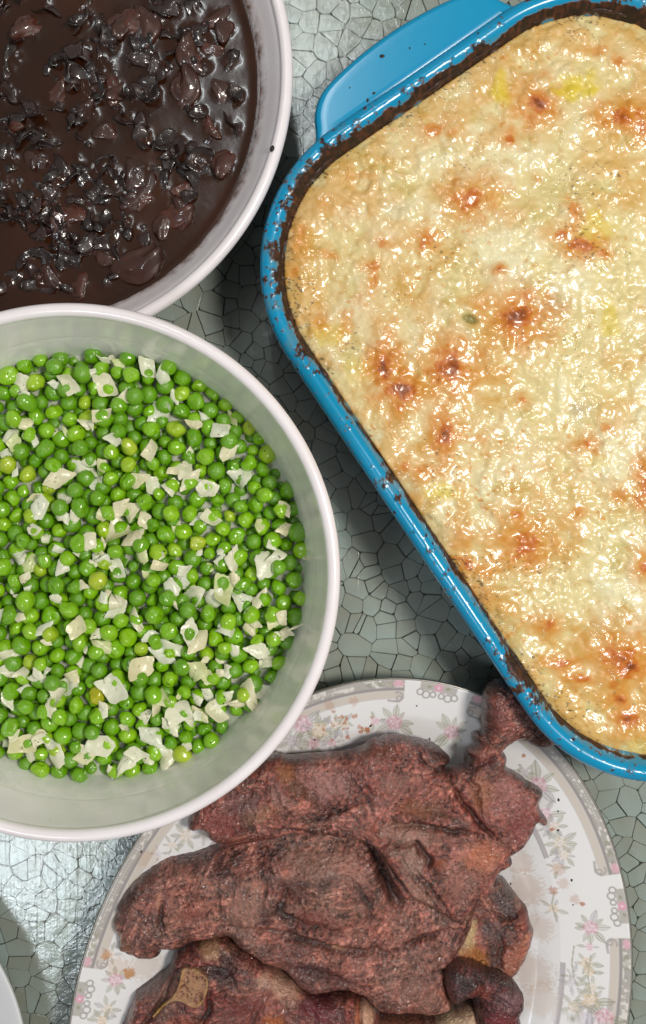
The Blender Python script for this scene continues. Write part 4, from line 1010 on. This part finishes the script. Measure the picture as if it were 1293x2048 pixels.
# ------------------------------------------------------------------ grilled meat on the platter
def blob(u, v, cx_, cy_, rx, ry, ang=0.0, w1=0, w2=0):
    c_, s_ = math.cos(math.radians(ang)), math.sin(math.radians(ang)); dx_, dy_ = u - cx_, v - cy_
    return np.hypot((dx_ * c_ + dy_ * s_) / rx + w1, (-dx_ * s_ + dy_ * c_) / ry + w2)
def line_d(u, v, pts):
    D = np.full(u.shape, 1e9); T = np.zeros(u.shape)
    n = len(pts) - 1
    for i in range(n):
        (ax, ay), (bx_, by_) = pts[i], pts[i + 1]; ex, ey = bx_ - ax, by_ - ay
        t_ = np.clip(((u - ax) * ex + (v - ay) * ey) / (ex * ex + ey * ey), 0, 1)
        d = np.hypot(u - ax - t_ * ex, v - ay - t_ * ey); m = d < D
        D = np.where(m, d, D); T = np.where(m, (i + t_) / n, T)
    return D, T
def steak(name, label, outline, zmap, zmid, Tt, Tb, edge, base_cols, fibre, seed, bumps=(), creases=(), patches=(), tilt=None, pepper=40, rough_amp=1.0, g=0.55, jag=1.0, cat='steak'):
    """outline and features in photo px at height zmap; zmid: height of the silhouette; Tt/Tb rise above and depth below it"""
    q = np.array([P(a, b, zmap) for a, b in outline])
    poly = closed_curve(q, 1.0)
    cen = poly.mean(0)
    nrm = np.roll(poly, -1, 0) - np.roll(poly, 1, 0); nrm = np.c_[nrm[:, 1], -nrm[:, 0]]; nrm /= np.linalg.norm(nrm, axis=1)[:, None] + 1e-9
    al = np.arange(len(poly)) * 1.0
    poly = poly + nrm * (jag * (.55 * fbm(poly[:, 0] / 5, poly[:, 1] / 5, seed, 3) + .35 * fbm(poly[:, 0] / 1.6, poly[:, 1] / 1.6, seed + 3, 2)))[:, None]
    x0, y0 = poly.min(0) - 2 * g; x1, y1 = poly.max(0) + 2 * g
    X, Y = np.meshgrid(np.arange(x0, x1, g), np.arange(y0, y1, g), indexing='ij'); shp = X.shape
    sd, nx, ny = poly_sdf(X.ravel(), Y.ravel(), poly); sd = sd.reshape(shp); nx = nx.reshape(shp); ny = ny.reshape(shp)
    ins = sd > 0
    cell = ins[:-1, :-1] | ins[1:, :-1] | ins[1:, 1:] | ins[:-1, 1:]
    use = np.zeros(shp, bool); use[:-1, :-1] |= cell; use[1:, :-1] |= cell; use[1:, 1:] |= cell; use[:-1, 1:] |= cell
    X = np.where(ins, X, nx); Y = np.where(ins, Y, ny); d = np.maximum(sd, 0)
    u, v = PX(X, Y, zmap)
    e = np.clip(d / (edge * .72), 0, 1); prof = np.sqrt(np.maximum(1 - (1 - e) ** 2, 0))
    w1 = .35 * fbm(X / 6, Y / 6, seed + 11, 3); w2 = .35 * fbm(X / 6, Y / 6, seed + 12, 3)
    fa = math.radians(fibre); cf, sf = math.cos(fa), math.sin(fa)
    bend = 3 * fbm(X / 22, Y / 22, seed + 20, 2)
    A_ = X * cf + Y * sf + bend; B_ = -X * sf + Y * cf + bend
    def fibres(an, sd_):
        c_, s_ = math.cos(an), math.sin(an); a1 = X * c_ + Y * s_ + bend; b1 = -X * s_ + Y * c_ + bend * .7
        return fbm(a1 / 9, b1 / 1.15, sd_, 2, .6) + .35 * fbm(a1 / 16, b1 / 3.2, sd_ + 2, 2)
    big = fbm(X / 20, Y / 20, seed + 1, 3); mid = fbm(X / 7, Y / 7, seed + 2, 4, .55)
    wA = sst(-.15, .15, fbm(X / 30, Y / 30, seed + 41, 2)); wB = sst(.05, .3, fbm(X / 26, Y / 26, seed + 43, 2))
    fib = (fibres(fa, seed + 5) * wA + fibres(fa - .8, seed + 45) * (1 - wA)) * (1 - wB) + fibres(fa + .9, seed + 47) * wB; fine = fbm(X / 1.5, Y / 1.5, seed + 6, 3, .6)
    f1, f2 = worley(A_ / 8 + .5 * mid, B_ / 4.2 + .5 * big, seed % 50)
    crack = sst(.09, .0, f2 - f1) * sst(-.1, .4, fbm(X / 18, Y / 18, seed + 8, 2))
    g1, g2 = worley(X / 3.4 + .4 * fib, Y / 3.0 + .4 * mid, (seed + 7) % 50); pit = sst(.34, .08, g1) * sst(-.1, .5, fbm(X / 9, Y / 9, seed + 14, 2))
    k1, k2 = worley(A_ / 5.0 + .35 * fine, B_ / 2.1 + .35 * mid, (seed + 13) % 50)
    l1, l2 = worley((A_ * .6 - B_ * .8) / 4.2 + .3 * fine, (A_ * .8 + B_ * .6) / 1.9, (seed + 17) % 50)
    flake = np.where(wA > .5, k2 - k1, l2 - l1); gap = sst(.2, .02, flake) * sst(-.35, .25, fbm(X / 11, Y / 11, seed + 71, 3))
    H = Tt * prof - prof * .85 * gap + prof * rough_amp * (1.9 * big + .8 * mid + .5 * fib + .22 * fine - 1.5 * crack - .6 * pit)
    C = mix(np.ones(shp + (3,)) * base_cols[0], base_cols[1], sst(-.45, .45, big + .5 * mid))
    C = mix(C, base_cols[2], sst(.0, .55, fbm(X / 13, Y / 13, seed + 9, 4, .6)) * .9)
    C = mix(C, base_cols[3], sst(.12, .5, fib) * .45)
    C = mix(C, C * .45, crack * .7)
    C = mix(C, C * .45, sst(.0, .6, -fib - .4 * fine) * .6)
    C = mix(C, C * 1.35, sst(.05, .6, fib + .3 * fine) * .6)
    C = mix(C, S(50, 26, 22) * .6, sst(.15, .5, fbm(X / 9, Y / 9, seed + 51, 4, .6)) * .5)
    C = mix(C, C * .3, pit * .8)
    C = mix(C, C * .3, gap * .8); C = mix(C, C * 1.22, sst(.3, .7, flake) * .6)
    det = fbm(X / 1.2, Y / 1.2, seed + 61, 2, .7); C = C * np.clip(1 + .75 * det, .35, 1.7)[..., None]
    C = mix(C, S(44, 24, 20), sst(.42, .6, fbm(X / 2.0, Y / 2.0, seed + 63, 3, .6)) * .5)
    C = C * np.array([1.28, 1.12, 1.12]) * (.58 + .5 * sst(-.5, .5, fbm(X / 6, Y / 6, seed + 16, 3, .6)))[..., None]
    for (cx_, cy_, rx, ry, an, hgt) in bumps:
        q_ = blob(u, v, cx_, cy_, rx, ry, an, w1 * .6, w2 * .6); H += .55 * hgt * np.exp(-q_ ** 2 * 1.2) * np.minimum(prof * 1.5, 1)
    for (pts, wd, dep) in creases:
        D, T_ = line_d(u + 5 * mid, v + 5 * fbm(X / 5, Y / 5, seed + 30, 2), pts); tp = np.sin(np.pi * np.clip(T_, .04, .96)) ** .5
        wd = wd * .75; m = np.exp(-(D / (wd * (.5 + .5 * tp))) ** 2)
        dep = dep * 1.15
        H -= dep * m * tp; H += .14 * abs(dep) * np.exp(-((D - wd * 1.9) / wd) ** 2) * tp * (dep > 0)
        if dep > 0: C = mix(C, C * .16, np.clip(m * 1.1, 0, 1) * .85 * tp)  # shade of the folds darkened into the colour
    for (cx_, cy_, rx, ry, an, c_, k) in patches:
        q_ = blob(u, v, cx_, cy_, rx, ry, an, w1 * 1.2, w2 * 1.2); C = mix(C, c_, k * sst(1.2, .35, q_ + .3 * fine))
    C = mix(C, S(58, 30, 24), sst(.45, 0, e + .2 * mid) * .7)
    zt = zmid + H
    if tilt is not None: zt = zt + tilt(u, v)
    zb = zmid - Tb * prof * .98 - .02 + (tilt(u, v) if tilt is not None else 0)
    zt = np.where(ins, np.maximum(zt, zb + .3), zb)
    idx = -np.ones(shp, int); idx[use] = np.arange(use.sum()); n = use.sum()
    q4 = np.stack([idx[:-1, :-1], idx[1:, :-1], idx[1:, 1:], idx[:-1, 1:]], -1).reshape(-1, 4); q4 = q4[(q4 >= 0).all(1) & cell.ravel()]
    root = thing(name, label, cat, (cen[0], cen[1], float(zmid - Tb)))
    off = np.array([cen[0], cen[1], zmid - Tb])
    V = np.stack([X, Y, zt], -1)[use] - off
    Cc = C[use]
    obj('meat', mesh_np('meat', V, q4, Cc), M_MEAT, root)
    c2 = cell[::1, ::1]
    Vb = np.stack([X, Y, zb], -1)[use] - off
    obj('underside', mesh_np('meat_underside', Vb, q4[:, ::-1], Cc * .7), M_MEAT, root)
    if pepper:
        r = np.random.default_rng(seed); okk = np.nonzero((ins & (d > 2)).ravel())[0]
        pk = r.choice(okk, pepper)
        pts = np.stack([X.ravel()[pk], Y.ravel()[pk], zt.ravel()[pk] + .1], -1) - off
        tag(obj('pepper_specks', pepper_mesh('pepper_specks', pts, .16, .5, seed), M_PEPPER, root), kind='stuff')
    return root, (X, Y, zt, ins)

PINK, ROSY, GREY, DARK, BROWN, TAN, CREAM = S(152, 98, 84), S(142, 80, 68), S(138, 100, 84), S(70, 38, 30), S(104, 60, 42), S(172, 116, 84), S(196, 166, 132)
RED, ORANGE, BLACK, WET = S(128, 58, 52), S(184, 108, 66), S(34, 18, 17), S(86, 48, 42)

# right-hand piece half under the others
steak('steak', 'small brown steak piece poking out on the right beneath the others', [(930, 1750), (997, 1752), (1021, 1774), (1043, 1802), (1055, 1817), (1061, 1845), (1068, 1863), (1063, 1885), (1052, 1916), (1024, 1956), (980, 1990), (900, 1960), (860, 1850)],
      16, 14, 10, 6.5, 9, [ROSY, PINK, WET, TAN], 70, 300, bumps=[(1000, 1800, 30, 24, 0, 2), (1035, 1870, 24, 40, 10, 3), (960, 1880, 30, 40, 0, 3)],
      creases=[([(985, 1810), (1000, 1825), (1050, 1815)], 6, 2.5), ([(985, 1860), (1010, 1840), (1040, 1850)], 7, 1.5), ([(990, 1930), (1000, 1880), (990, 1850)], 8, 2)],
      patches=[(1000, 1785, 42, 30, 30, S(74, 56, 54), .9), (985, 1845, 34, 26, 20, S(92, 72, 70), .8), (1048, 1830, 14, 22, 0, RED, .6), (1025, 1910, 24, 50, 20, S(160, 98, 76), .7), (935, 1860, 16, 40, 10, S(206, 178, 128), .8), (950, 1900, 34, 26, 30, S(170, 108, 44), .85), (985, 1905, 18, 30, 0, S(60, 32, 22), .8)], pepper=14)
# large steak across the middle
steak('steak', 'large peppered grey brown steak lying across the middle of the platter', [(227, 1843), (236, 1823), (234, 1812), (250, 1786), (280, 1749), (305, 1730), (333, 1713), (386, 1706), (404, 1701), (440, 1690), (520, 1650), (620, 1630), (740, 1640), (850, 1680), (935, 1760), (945, 1850), (905, 1920), (893, 1960), (906, 2008), (871, 2024), (809, 2024), (757, 2018), (729, 1992), (686, 1977), (633, 1986), (602, 1974), (571, 1943), (534, 1925), (478, 1890), (457, 1868), (429, 1877), (392, 1879), (355, 1896), (327, 1896), (318, 1911), (287, 1914), (256, 1902), (239, 1894), (239, 1873)],
      20, 18, 12, 10, 10, [PINK, GREY, WET, S(166, 124, 110)], 62, 320,
      bumps=[(620, 1720, 90, 60, 0, 4.0), (560, 1790, 60, 50, 0, 2), (700, 1780, 70, 60, 20, 2.5), (330, 1800, 70, 70, 0, 2), (830, 1950, 70, 60, 0, 2.5), (600, 1900, 120, 30, 10, 3), (450, 1780, 60, 50, 0, 1.5), (700, 1920, 60, 40, 0, 2)],
      creases=[([(560, 1740), (575, 1775), (560, 1810), (620, 1840), (700, 1850)], 12, 2.6), ([(650, 1730), (700, 1745), (740, 1790), (735, 1830)], 9, 1.6), ([(480, 1840), (580, 1855), (680, 1885), (790, 1890)], 12, 2.4), ([(330, 1790), (325, 1830), (340, 1855)], 7, 2.6), ([(560, 1915), (640, 1930), (720, 1960)], 14, 2.5), ([(800, 1880), (840, 1860), (900, 1845)], 9, 2),
               ([(535, 1735), (530, 1800)], 4, 1.2), ([(440, 1740), (445, 1830)], 3, .8), ([(470, 1740), (468, 1800)], 3, .7), ([(850, 1930), (900, 1925)], 8, 1.4), ([(745, 1700), (775, 1760), (800, 1800)], 14, 5)],
      patches=[(585, 1760, 40, 26, 20, S(88, 44, 34), .85), (620, 1715, 70, 30, 0, S(152, 108, 92), .7), (700, 1730, 60, 34, 20, S(158, 116, 104), .6), (640, 1820, 60, 20, 20, S(120, 60, 52), .7), (560, 1880, 80, 16, 8, S(100, 56, 46), .7), (700, 1885, 70, 12, 5, S(96, 50, 38), .6), (600, 1930, 60, 40, 10, S(88, 50, 50), .6), (690, 1940, 60, 40, 0, S(104, 58, 54), .5), (830, 1960, 60, 40, 0, S(150, 102, 88), .6),
               (260, 1800, 24, 40, 20, DARK, .6), (250, 1880, 22, 26, 0, S(150, 98, 66), .6), (380, 1815, 30, 14, 0, S(140, 72, 58), .6), (320, 1830, 14, 26, 0, S(108, 78, 68), .6), (325, 1775, 5, 26, 5, S(176, 120, 96), .9), (300, 1760, 50, 22, -30, S(96, 60, 54), .6), (860, 1900, 60, 30, -10, S(130, 84, 70), .5), (680, 1880, 20, 5, 5, S(186, 138, 108), .9), (500, 1800, 40, 50, 0, S(152, 108, 94), .6)], pepper=260, rough_amp=.85, tilt=lambda u, v: -9 * sst(1745, 1672, v + .1 * (u - 560) * (u < 560) - .62 * np.clip(u - 740, 0, 110)))
# front steak with bone
r3, h3 = steak('steak', 'reddish bone-in steak at the front with porous bone and pale fat', [(240, 2075), (246, 2048), (256, 2021), (271, 1993), (293, 1978), (333, 1947), (339, 1925), (355, 1904), (392, 1885), (444, 1871), (478, 1891), (519, 1919), (553, 1935), (587, 1962), (633, 1992), (673, 1989), (717, 1991), (748, 2008), (757, 2026), (775, 2040), (860, 2040), (900, 2020), (950, 2005), (985, 2030), (1000, 2100), (960, 2180), (700, 2230), (420, 2230), (260, 2160)],
      22, 14, 16, 7, 10, [S(132, 74, 64), S(122, 78, 68), RED, S(168, 120, 100)], 30, 350,
      bumps=[(390, 1985, 30, 46, 30, 4), (425, 1895, 36, 20, 0, 3), (560, 2000, 60, 40, 10, 3), (680, 2020, 60, 36, 0, 2), (500, 1960, 40, 30, 0, 2), (740, 2030, 16, 36, 0, 2), (300, 2020, 40, 30, 0, 1)],
      creases=[([(360, 1930), (330, 1990), (280, 2050)], 8, 3), ([(395, 1920), (450, 1930), (480, 1960)], 10, 2.5), ([(420, 1960), (425, 2010), (400, 2040)], 8, 2.4), ([(560, 1950), (520, 1990), (500, 2048)], 8, 1.5), ([(600, 1990), (640, 2030)], 8, 2), ([(720, 1990), (722, 2048)], 5, 2), ([(440, 1890), (470, 1930)], 8, 2)],
      patches=[(440, 1935, 44, 22, 10, S(52, 34, 36), .85), (470, 1915, 24, 30, 0, S(66, 34, 30), .8), (330, 1990, 50, 44, -40, S(108, 76, 66), .8), (560, 1960, 56, 26, 30, S(196, 152, 128), .8), (520, 1990, 40, 34, 0, S(160, 96, 84), .7), (550, 2030, 30, 26, 0, S(180, 96, 44), .8), (480, 2010, 50, 40, 0, S(110, 44, 40), .7), (640, 2010, 50, 40, 0, S(112, 44, 52), .8), (735, 2020, 14, 34, 0, S(206, 160, 132), .95), (715, 2025, 8, 30, 0, S(190, 108, 70), .8), (380, 2040, 50, 20, 0, S(140, 62, 36), .7), (810, 2048, 50, 20, 0, S(176, 112, 84), .9), (900, 2040, 50, 30, -20, S(210, 182, 148), .9), (425, 1890, 34, 16, 0, S(168, 130, 96), .9)], pepper=40)  # darkest patches by the upper edge: shade under the middle steak, painted in
def bone():
    """porous cut bone, pale rim, set in the front steak"""
    cx_, cy_ = P(391, 1983, 34); out = [(362, 1946), (380, 1944), (402, 1950), (415, 1962), (416, 1985), (406, 2010), (390, 2020), (368, 2012), (352, 2008), (330, 2020), (316, 2036), (303, 2049), (300, 2045), (320, 2022), (344, 1996), (356, 1972)]
    poly = closed_curve(np.array([P(a, b, 34) for a, b in out]), .6); g = .4
    x0, y0 = poly.min(0) - 1; x1, y1 = poly.max(0) + 1
    X, Y = np.meshgrid(np.arange(x0, x1, g), np.arange(y0, y1, g), indexing='ij'); shp = X.shape
    sd, nx, ny = poly_sdf(X.ravel(), Y.ravel(), poly); sd, nx, ny = sd.reshape(shp), nx.reshape(shp), ny.reshape(shp)
    ins = sd > 0; cell = ins[:-1, :-1] | ins[1:, :-1] | ins[1:, 1:] | ins[:-1, 1:]
    X = np.where(ins, X, nx); Y = np.where(ins, Y, ny); d = np.maximum(sd, 0)
    # follow the steak's own height
    hx, hy, hz, hi = h3; g0 = hx[:, 0].min(); 
    ii = np.clip(((X - np.median(np.diff(hx[:, hx.shape[1] // 2])) * 0 - hx[0, 0]) / .55).astype(int), 0, hx.shape[0] - 1)
    gx0 = float(np.nanmin(np.where(hi, hx, np.nan))); gy0 = float(np.nanmin(np.where(hi, hy, np.nan)))
    i0 = np.nonzero(hi.any(1))[0][0]; j0 = np.nonzero(hi.any(0))[0][0]
    ii = np.clip(np.round((X - gx0) / .55).astype(int) + i0, 0, hx.shape[0] - 1); jj = np.clip(np.round((Y - gy0) / .55).astype(int) + j0, 0, hx.shape[1] - 1)
    base = hz[ii, jj]
    for _ in range(6): base[1:-1, 1:-1] = (base[1:-1, 1:-1] + base[2:, 1:-1] + base[:-2, 1:-1] + base[1:-1, 2:] + base[1:-1, :-2]) / 5
    rim = np.exp(-((d - .9) / .6) ** 2); pore = sst(.1, .45, fbm(X / .9, Y / .9, 371, 3))
    inn = sst(.9, 2.0, d + .7 * fbm(X / 3, Y / 3, 377, 2))
    Z = np.where(ins, base + 1.1 + .9 * rim + .5 * fbm(X / 1.5, Y / 1.5, 372, 2) - inn * (.3 + 1.3 * pore), base - 2)
    C = mix(np.ones(shp + (3,)) * S(190, 150, 106), S(212, 168, 92), sst(-.1, .5, fbm(X / 4, Y / 4, 373, 3)))
    C = mix(C, S(150, 96, 70), sst(-.1, .4, fbm(X / 3, Y / 3, 379, 3)) * .6)
    C = mix(C, S(172, 126, 98), inn * .8); C = mix(C, S(92, 54, 40), sst(.7, 0, d) * .8); C = mix(C, S(84, 46, 32), inn * pore * .85)
    C = mix(C, S(40, 24, 18), sst(.4, .65, fbm(X / 1.6, Y / 1.6, 375, 3)) * .6)
    use = np.zeros(shp, bool); use[:-1, :-1] |= cell; use[1:, :-1] |= cell; use[1:, 1:] |= cell; use[:-1, 1:] |= cell
    idx = -np.ones(shp, int); idx[use] = np.arange(use.sum())
    q4 = np.stack([idx[:-1, :-1], idx[1:, :-1], idx[1:, 1:], idx[:-1, 1:]], -1).reshape(-1, 4); q4 = q4[(q4 >= 0).all(1) & cell.ravel()]
    off = np.array(r3.location) / MM
    obj('bone', mesh_np('bone', np.stack([X, Y, Z], -1)[use] - off, q4, C[use]), M_BONE, r3)
bone()
# dark rolled end at the lower right
steak('steak', 'dark glossy curled steak end at the lower right of the pile', [(889, 1945), (910, 1928), (941, 1926), (978, 1940), (1015, 1959), (1040, 1981), (1052, 2006), (1050, 2022), (1043, 2035), (1046, 2080), (1020, 2120), (970, 2120), (953, 2060), (950, 2012), (954, 1996), (930, 2004), (906, 2010), (892, 1985)],
      30, 24, 13, 8, 9, [S(84, 42, 42), S(104, 62, 62), BLACK, S(130, 76, 74)], 0, 390, bumps=[(1000, 1990, 40, 30, 20, 2.5), (920, 1950, 30, 20, 0, 1)], creases=[([(950, 1985), (965, 1975), (1000, 1990), (1048, 2010)], 6, 2), ([(950, 1940), (960, 1960), (950, 1985)], 7, 2)],
      patches=[(930, 1955, 44, 26, 15, S(46, 24, 20), .95), (1000, 1950, 40, 14, 25, S(44, 26, 24), .9), (960, 1972, 22, 16, 0, S(130, 62, 50), .8), (1000, 2035, 40, 26, 0, S(124, 44, 50), .8), (1010, 1990, 30, 18, 25, S(124, 88, 92), .8), (920, 1990, 30, 14, 0, S(58, 36, 30), .9)], pepper=6)
# long steak at the back with a curled tip reaching under the dish
steak('steak', 'long brown steak at the back, its curled tip under the blue dish', [(371, 1656), (392, 1612), (440, 1560), (500, 1528), (553, 1512), (578, 1517), (625, 1512), (674, 1510), (720, 1498), (751, 1482), (797, 1476), (856, 1485), (887, 1504), (902, 1524), (890, 1540), (908, 1536), (933, 1531), (939, 1515), (933, 1501), (955, 1485), (944, 1470), (955, 1463), (965, 1460), (964, 1417), (967, 1380), (983, 1363), (1011, 1358), (1040, 1378), (1085, 1428), (1128, 1478), (1110, 1492), (1076, 1494), (1045, 1480), (1029, 1485), (1008, 1504), (1017, 1519), (1017, 1538), (1042, 1553), (1063, 1569), (1087, 1586), (1082, 1606), (1085, 1625), (1098, 1646), (1090, 1655), (1076, 1649), (1070, 1668), (1048, 1699), (1024, 1716), (1028, 1730), (997, 1750), (987, 1786), (958, 1800), (956, 1816), (937, 1834), (925, 1852), (880, 1830), (850, 1812), (802, 1795), (788, 1770), (770, 1732), (742, 1694), (700, 1680), (660, 1674), (609, 1674), (584, 1670), (557, 1678), (513, 1687), (479, 1695), (442, 1694), (420, 1687), (402, 1668), (383, 1669)],
      33, 28, 11.5, 8.5, 9, [PINK, ROSY, BROWN, S(166, 118, 104)], 55, 420,
      bumps=[(640, 1580, 100, 60, 0, 3.5), (810, 1530, 70, 50, 0, 2.5), (830, 1600, 60, 40, -10, 2.0), (1000, 1600, 60, 60, 0, 2), (870, 1505, 36, 18, 20, 2), (990, 1420, 26, 50, 0, 3), (980, 1510, 40, 30, 0, 2), (960, 1730, 60, 50, 0, 2), (470, 1640, 60, 50, 0, 2.5), (780, 1655, 80, 24, 15, 2.5), (560, 1590, 22, 44, -15, 2)],
      creases=[([(556, 1522), (610, 1570), (692, 1626)], 9, .7), ([(900, 1560), (935, 1610), (960, 1640), (985, 1665)], 8, 4), ([(925, 1548), (950, 1570), (962, 1630)], 6, 2.2), ([(745, 1655), (820, 1640), (900, 1655), (960, 1660)], 8, 2.6), ([(770, 1690), (830, 1680), (860, 1715), (850, 1730)], 9, 4.5), ([(550, 1560), (560, 1600), (585, 1625)], 5, 2), ([(600, 1640), (690, 1610), (740, 1590)], 6, 2), ([(860, 1545), (880, 1530), (900, 1535)], 8, 3), ([(830, 1500), (850, 1525), (880, 1540)], 5, 1.6),
               ([(690, 1540), (720, 1570), (740, 1600)], 4, 1.2), ([(760, 1700), (800, 1760), (830, 1800)], 6, 2.4), ([(790, 1695), (840, 1760), (870, 1810)], 6, 2.4), ([(820, 1720), (860, 1770), (900, 1820)], 5, 1.8), ([(540, 1650), (600, 1655), (650, 1668)], 6, 1.8), ([(1000, 1500), (960, 1520), (930, 1545)], 7, 2), ([(645, 1560), (680, 1600), (640, 1640)], 3, .9), ([(700, 1560), (690, 1610), (720, 1640)], 3, .9)],
      patches=[(600, 1570, 16, 62, -52, S(98, 54, 30), .95), (650, 1610, 14, 46, -50, S(96, 46, 34), .9), (575, 1535, 26, 22, 30, S(150, 94, 56), .8), (660, 1560, 60, 36, 10, S(160, 112, 104), .8), (560, 1590, 20, 40, -15, S(166, 122, 112), .8), (760, 1500, 40, 20, 0, S(112, 58, 40), .8), (700, 1530, 40, 14, 0, S(126, 70, 58), .7), (840, 1610, 50, 22, 10, S(130, 80, 54), .8), (880, 1625, 26, 12, 10, S(92, 50, 28), .8), (820, 1660, 90, 22, 8, S(162, 120, 104), .7), (960, 1705, 44, 34, -20, S(180, 106, 74), .9), (1000, 1590, 70, 50, 20, S(150, 92, 84), .7), (1050, 1640, 40, 50, 0, S(136, 72, 68), .7), (960, 1580, 24, 40, 0, S(160, 104, 76), .7),
               (990, 1420, 24, 40, 0, S(118, 64, 58), .8), (1070, 1450, 60, 50, 40, S(70, 36, 26), .9), (985, 1370, 26, 14, 0, S(84, 44, 36), .8), (960, 1500, 26, 30, 0, S(140, 78, 70), .6), (820, 1710, 40, 30, 50, S(160, 124, 110), .8), (840, 1780, 60, 24, 45, S(160, 120, 104), .7), (880, 1720, 20, 14, 0, S(140, 66, 36), .8), (920, 1760, 50, 50, 0, S(150, 104, 92), .6), (440, 1640, 50, 36, 0, S(140, 66, 58), .8), (500, 1675, 60, 16, 0, S(108, 48, 34), .85), (520, 1620, 44, 20, -10, S(150, 104, 70), .6), (480, 1600, 50, 30, -20, S(120, 80, 76), .7), (800, 1560, 50, 30, 0, S(150, 104, 94), .5), (1030, 1485, 26, 8, -30, S(198, 162, 130), .7)],  # large dark patch by the tip: shade of the dish rim painted in
      tilt=lambda u, v: 6 * sst(1530, 1420, v) * sst(900, 960, u) - 2.5 * sst(560, 400, u), pepper=170, rough_amp=.8)

# ------------------------------------------------------------------ loose crumbs
def crumb(px, py, z, r_, name, label, cat, group=None, m=M_PEPPER, seed=0):
    rr = np.random.default_rng(seed + int(px)); V0, F0 = ICO2
    p_ = V0 * (1 + .35 * noise3(V0, 1.5, 950 + seed))[:, None] * np.array([1.25, .8, .55]) * r_
    x, y = P(px, py, z)
    tag(obj(name, mesh_np(name, p_, F0), m, None, (x, y, z + r_ * .3), (0, 0, rr.uniform(0, 6))), label, cat, group)
crumb(545, 297, 62, 1.1, 'seed', 'black seed stuck on the right rim of the stew bowl', 'seed')
crumb(374, 1601, 80, .55, 'crumb', 'tiny brown crumb on the lower inside wall of the pea bowl', 'crumb')
for k_, (px, py) in enumerate([(834, 1412), (860, 1478), (1118, 1600), (1117, 1623), (1117, 1661), (1024, 1746), (1022, 1768), (1144, 1761), (1104, 1798), (283, 1704), (1147, 1810), (630, 1480), (742, 1452)]):
    x, y = P(px, py, 17); z_, _ = plate_z(x, y)
    crumb(px, py, float(z_), .38 + .25 * ((k_ * 37) % 5) / 5, 'pepper_crumb', 'black pepper crumb on the white platter border', 'crumb', 'pepper crumbs on the platter', seed=k_)

for k_, (px, py, r_) in enumerate([(765, 112, .9), (748, 186, .6), (736, 200, .7), (700, 175, .4), (820, 96, .45), (850, 88, .4)]):
    crumb(px, py, 56.4, r_, 'burnt_crumb', 'round black burnt crumb on the blue handle' if k_ == 0 else 'tiny brown crumb on the blue handle', 'crumb', 'crumbs on the dish handle', M_BURNT, 40 + k_)
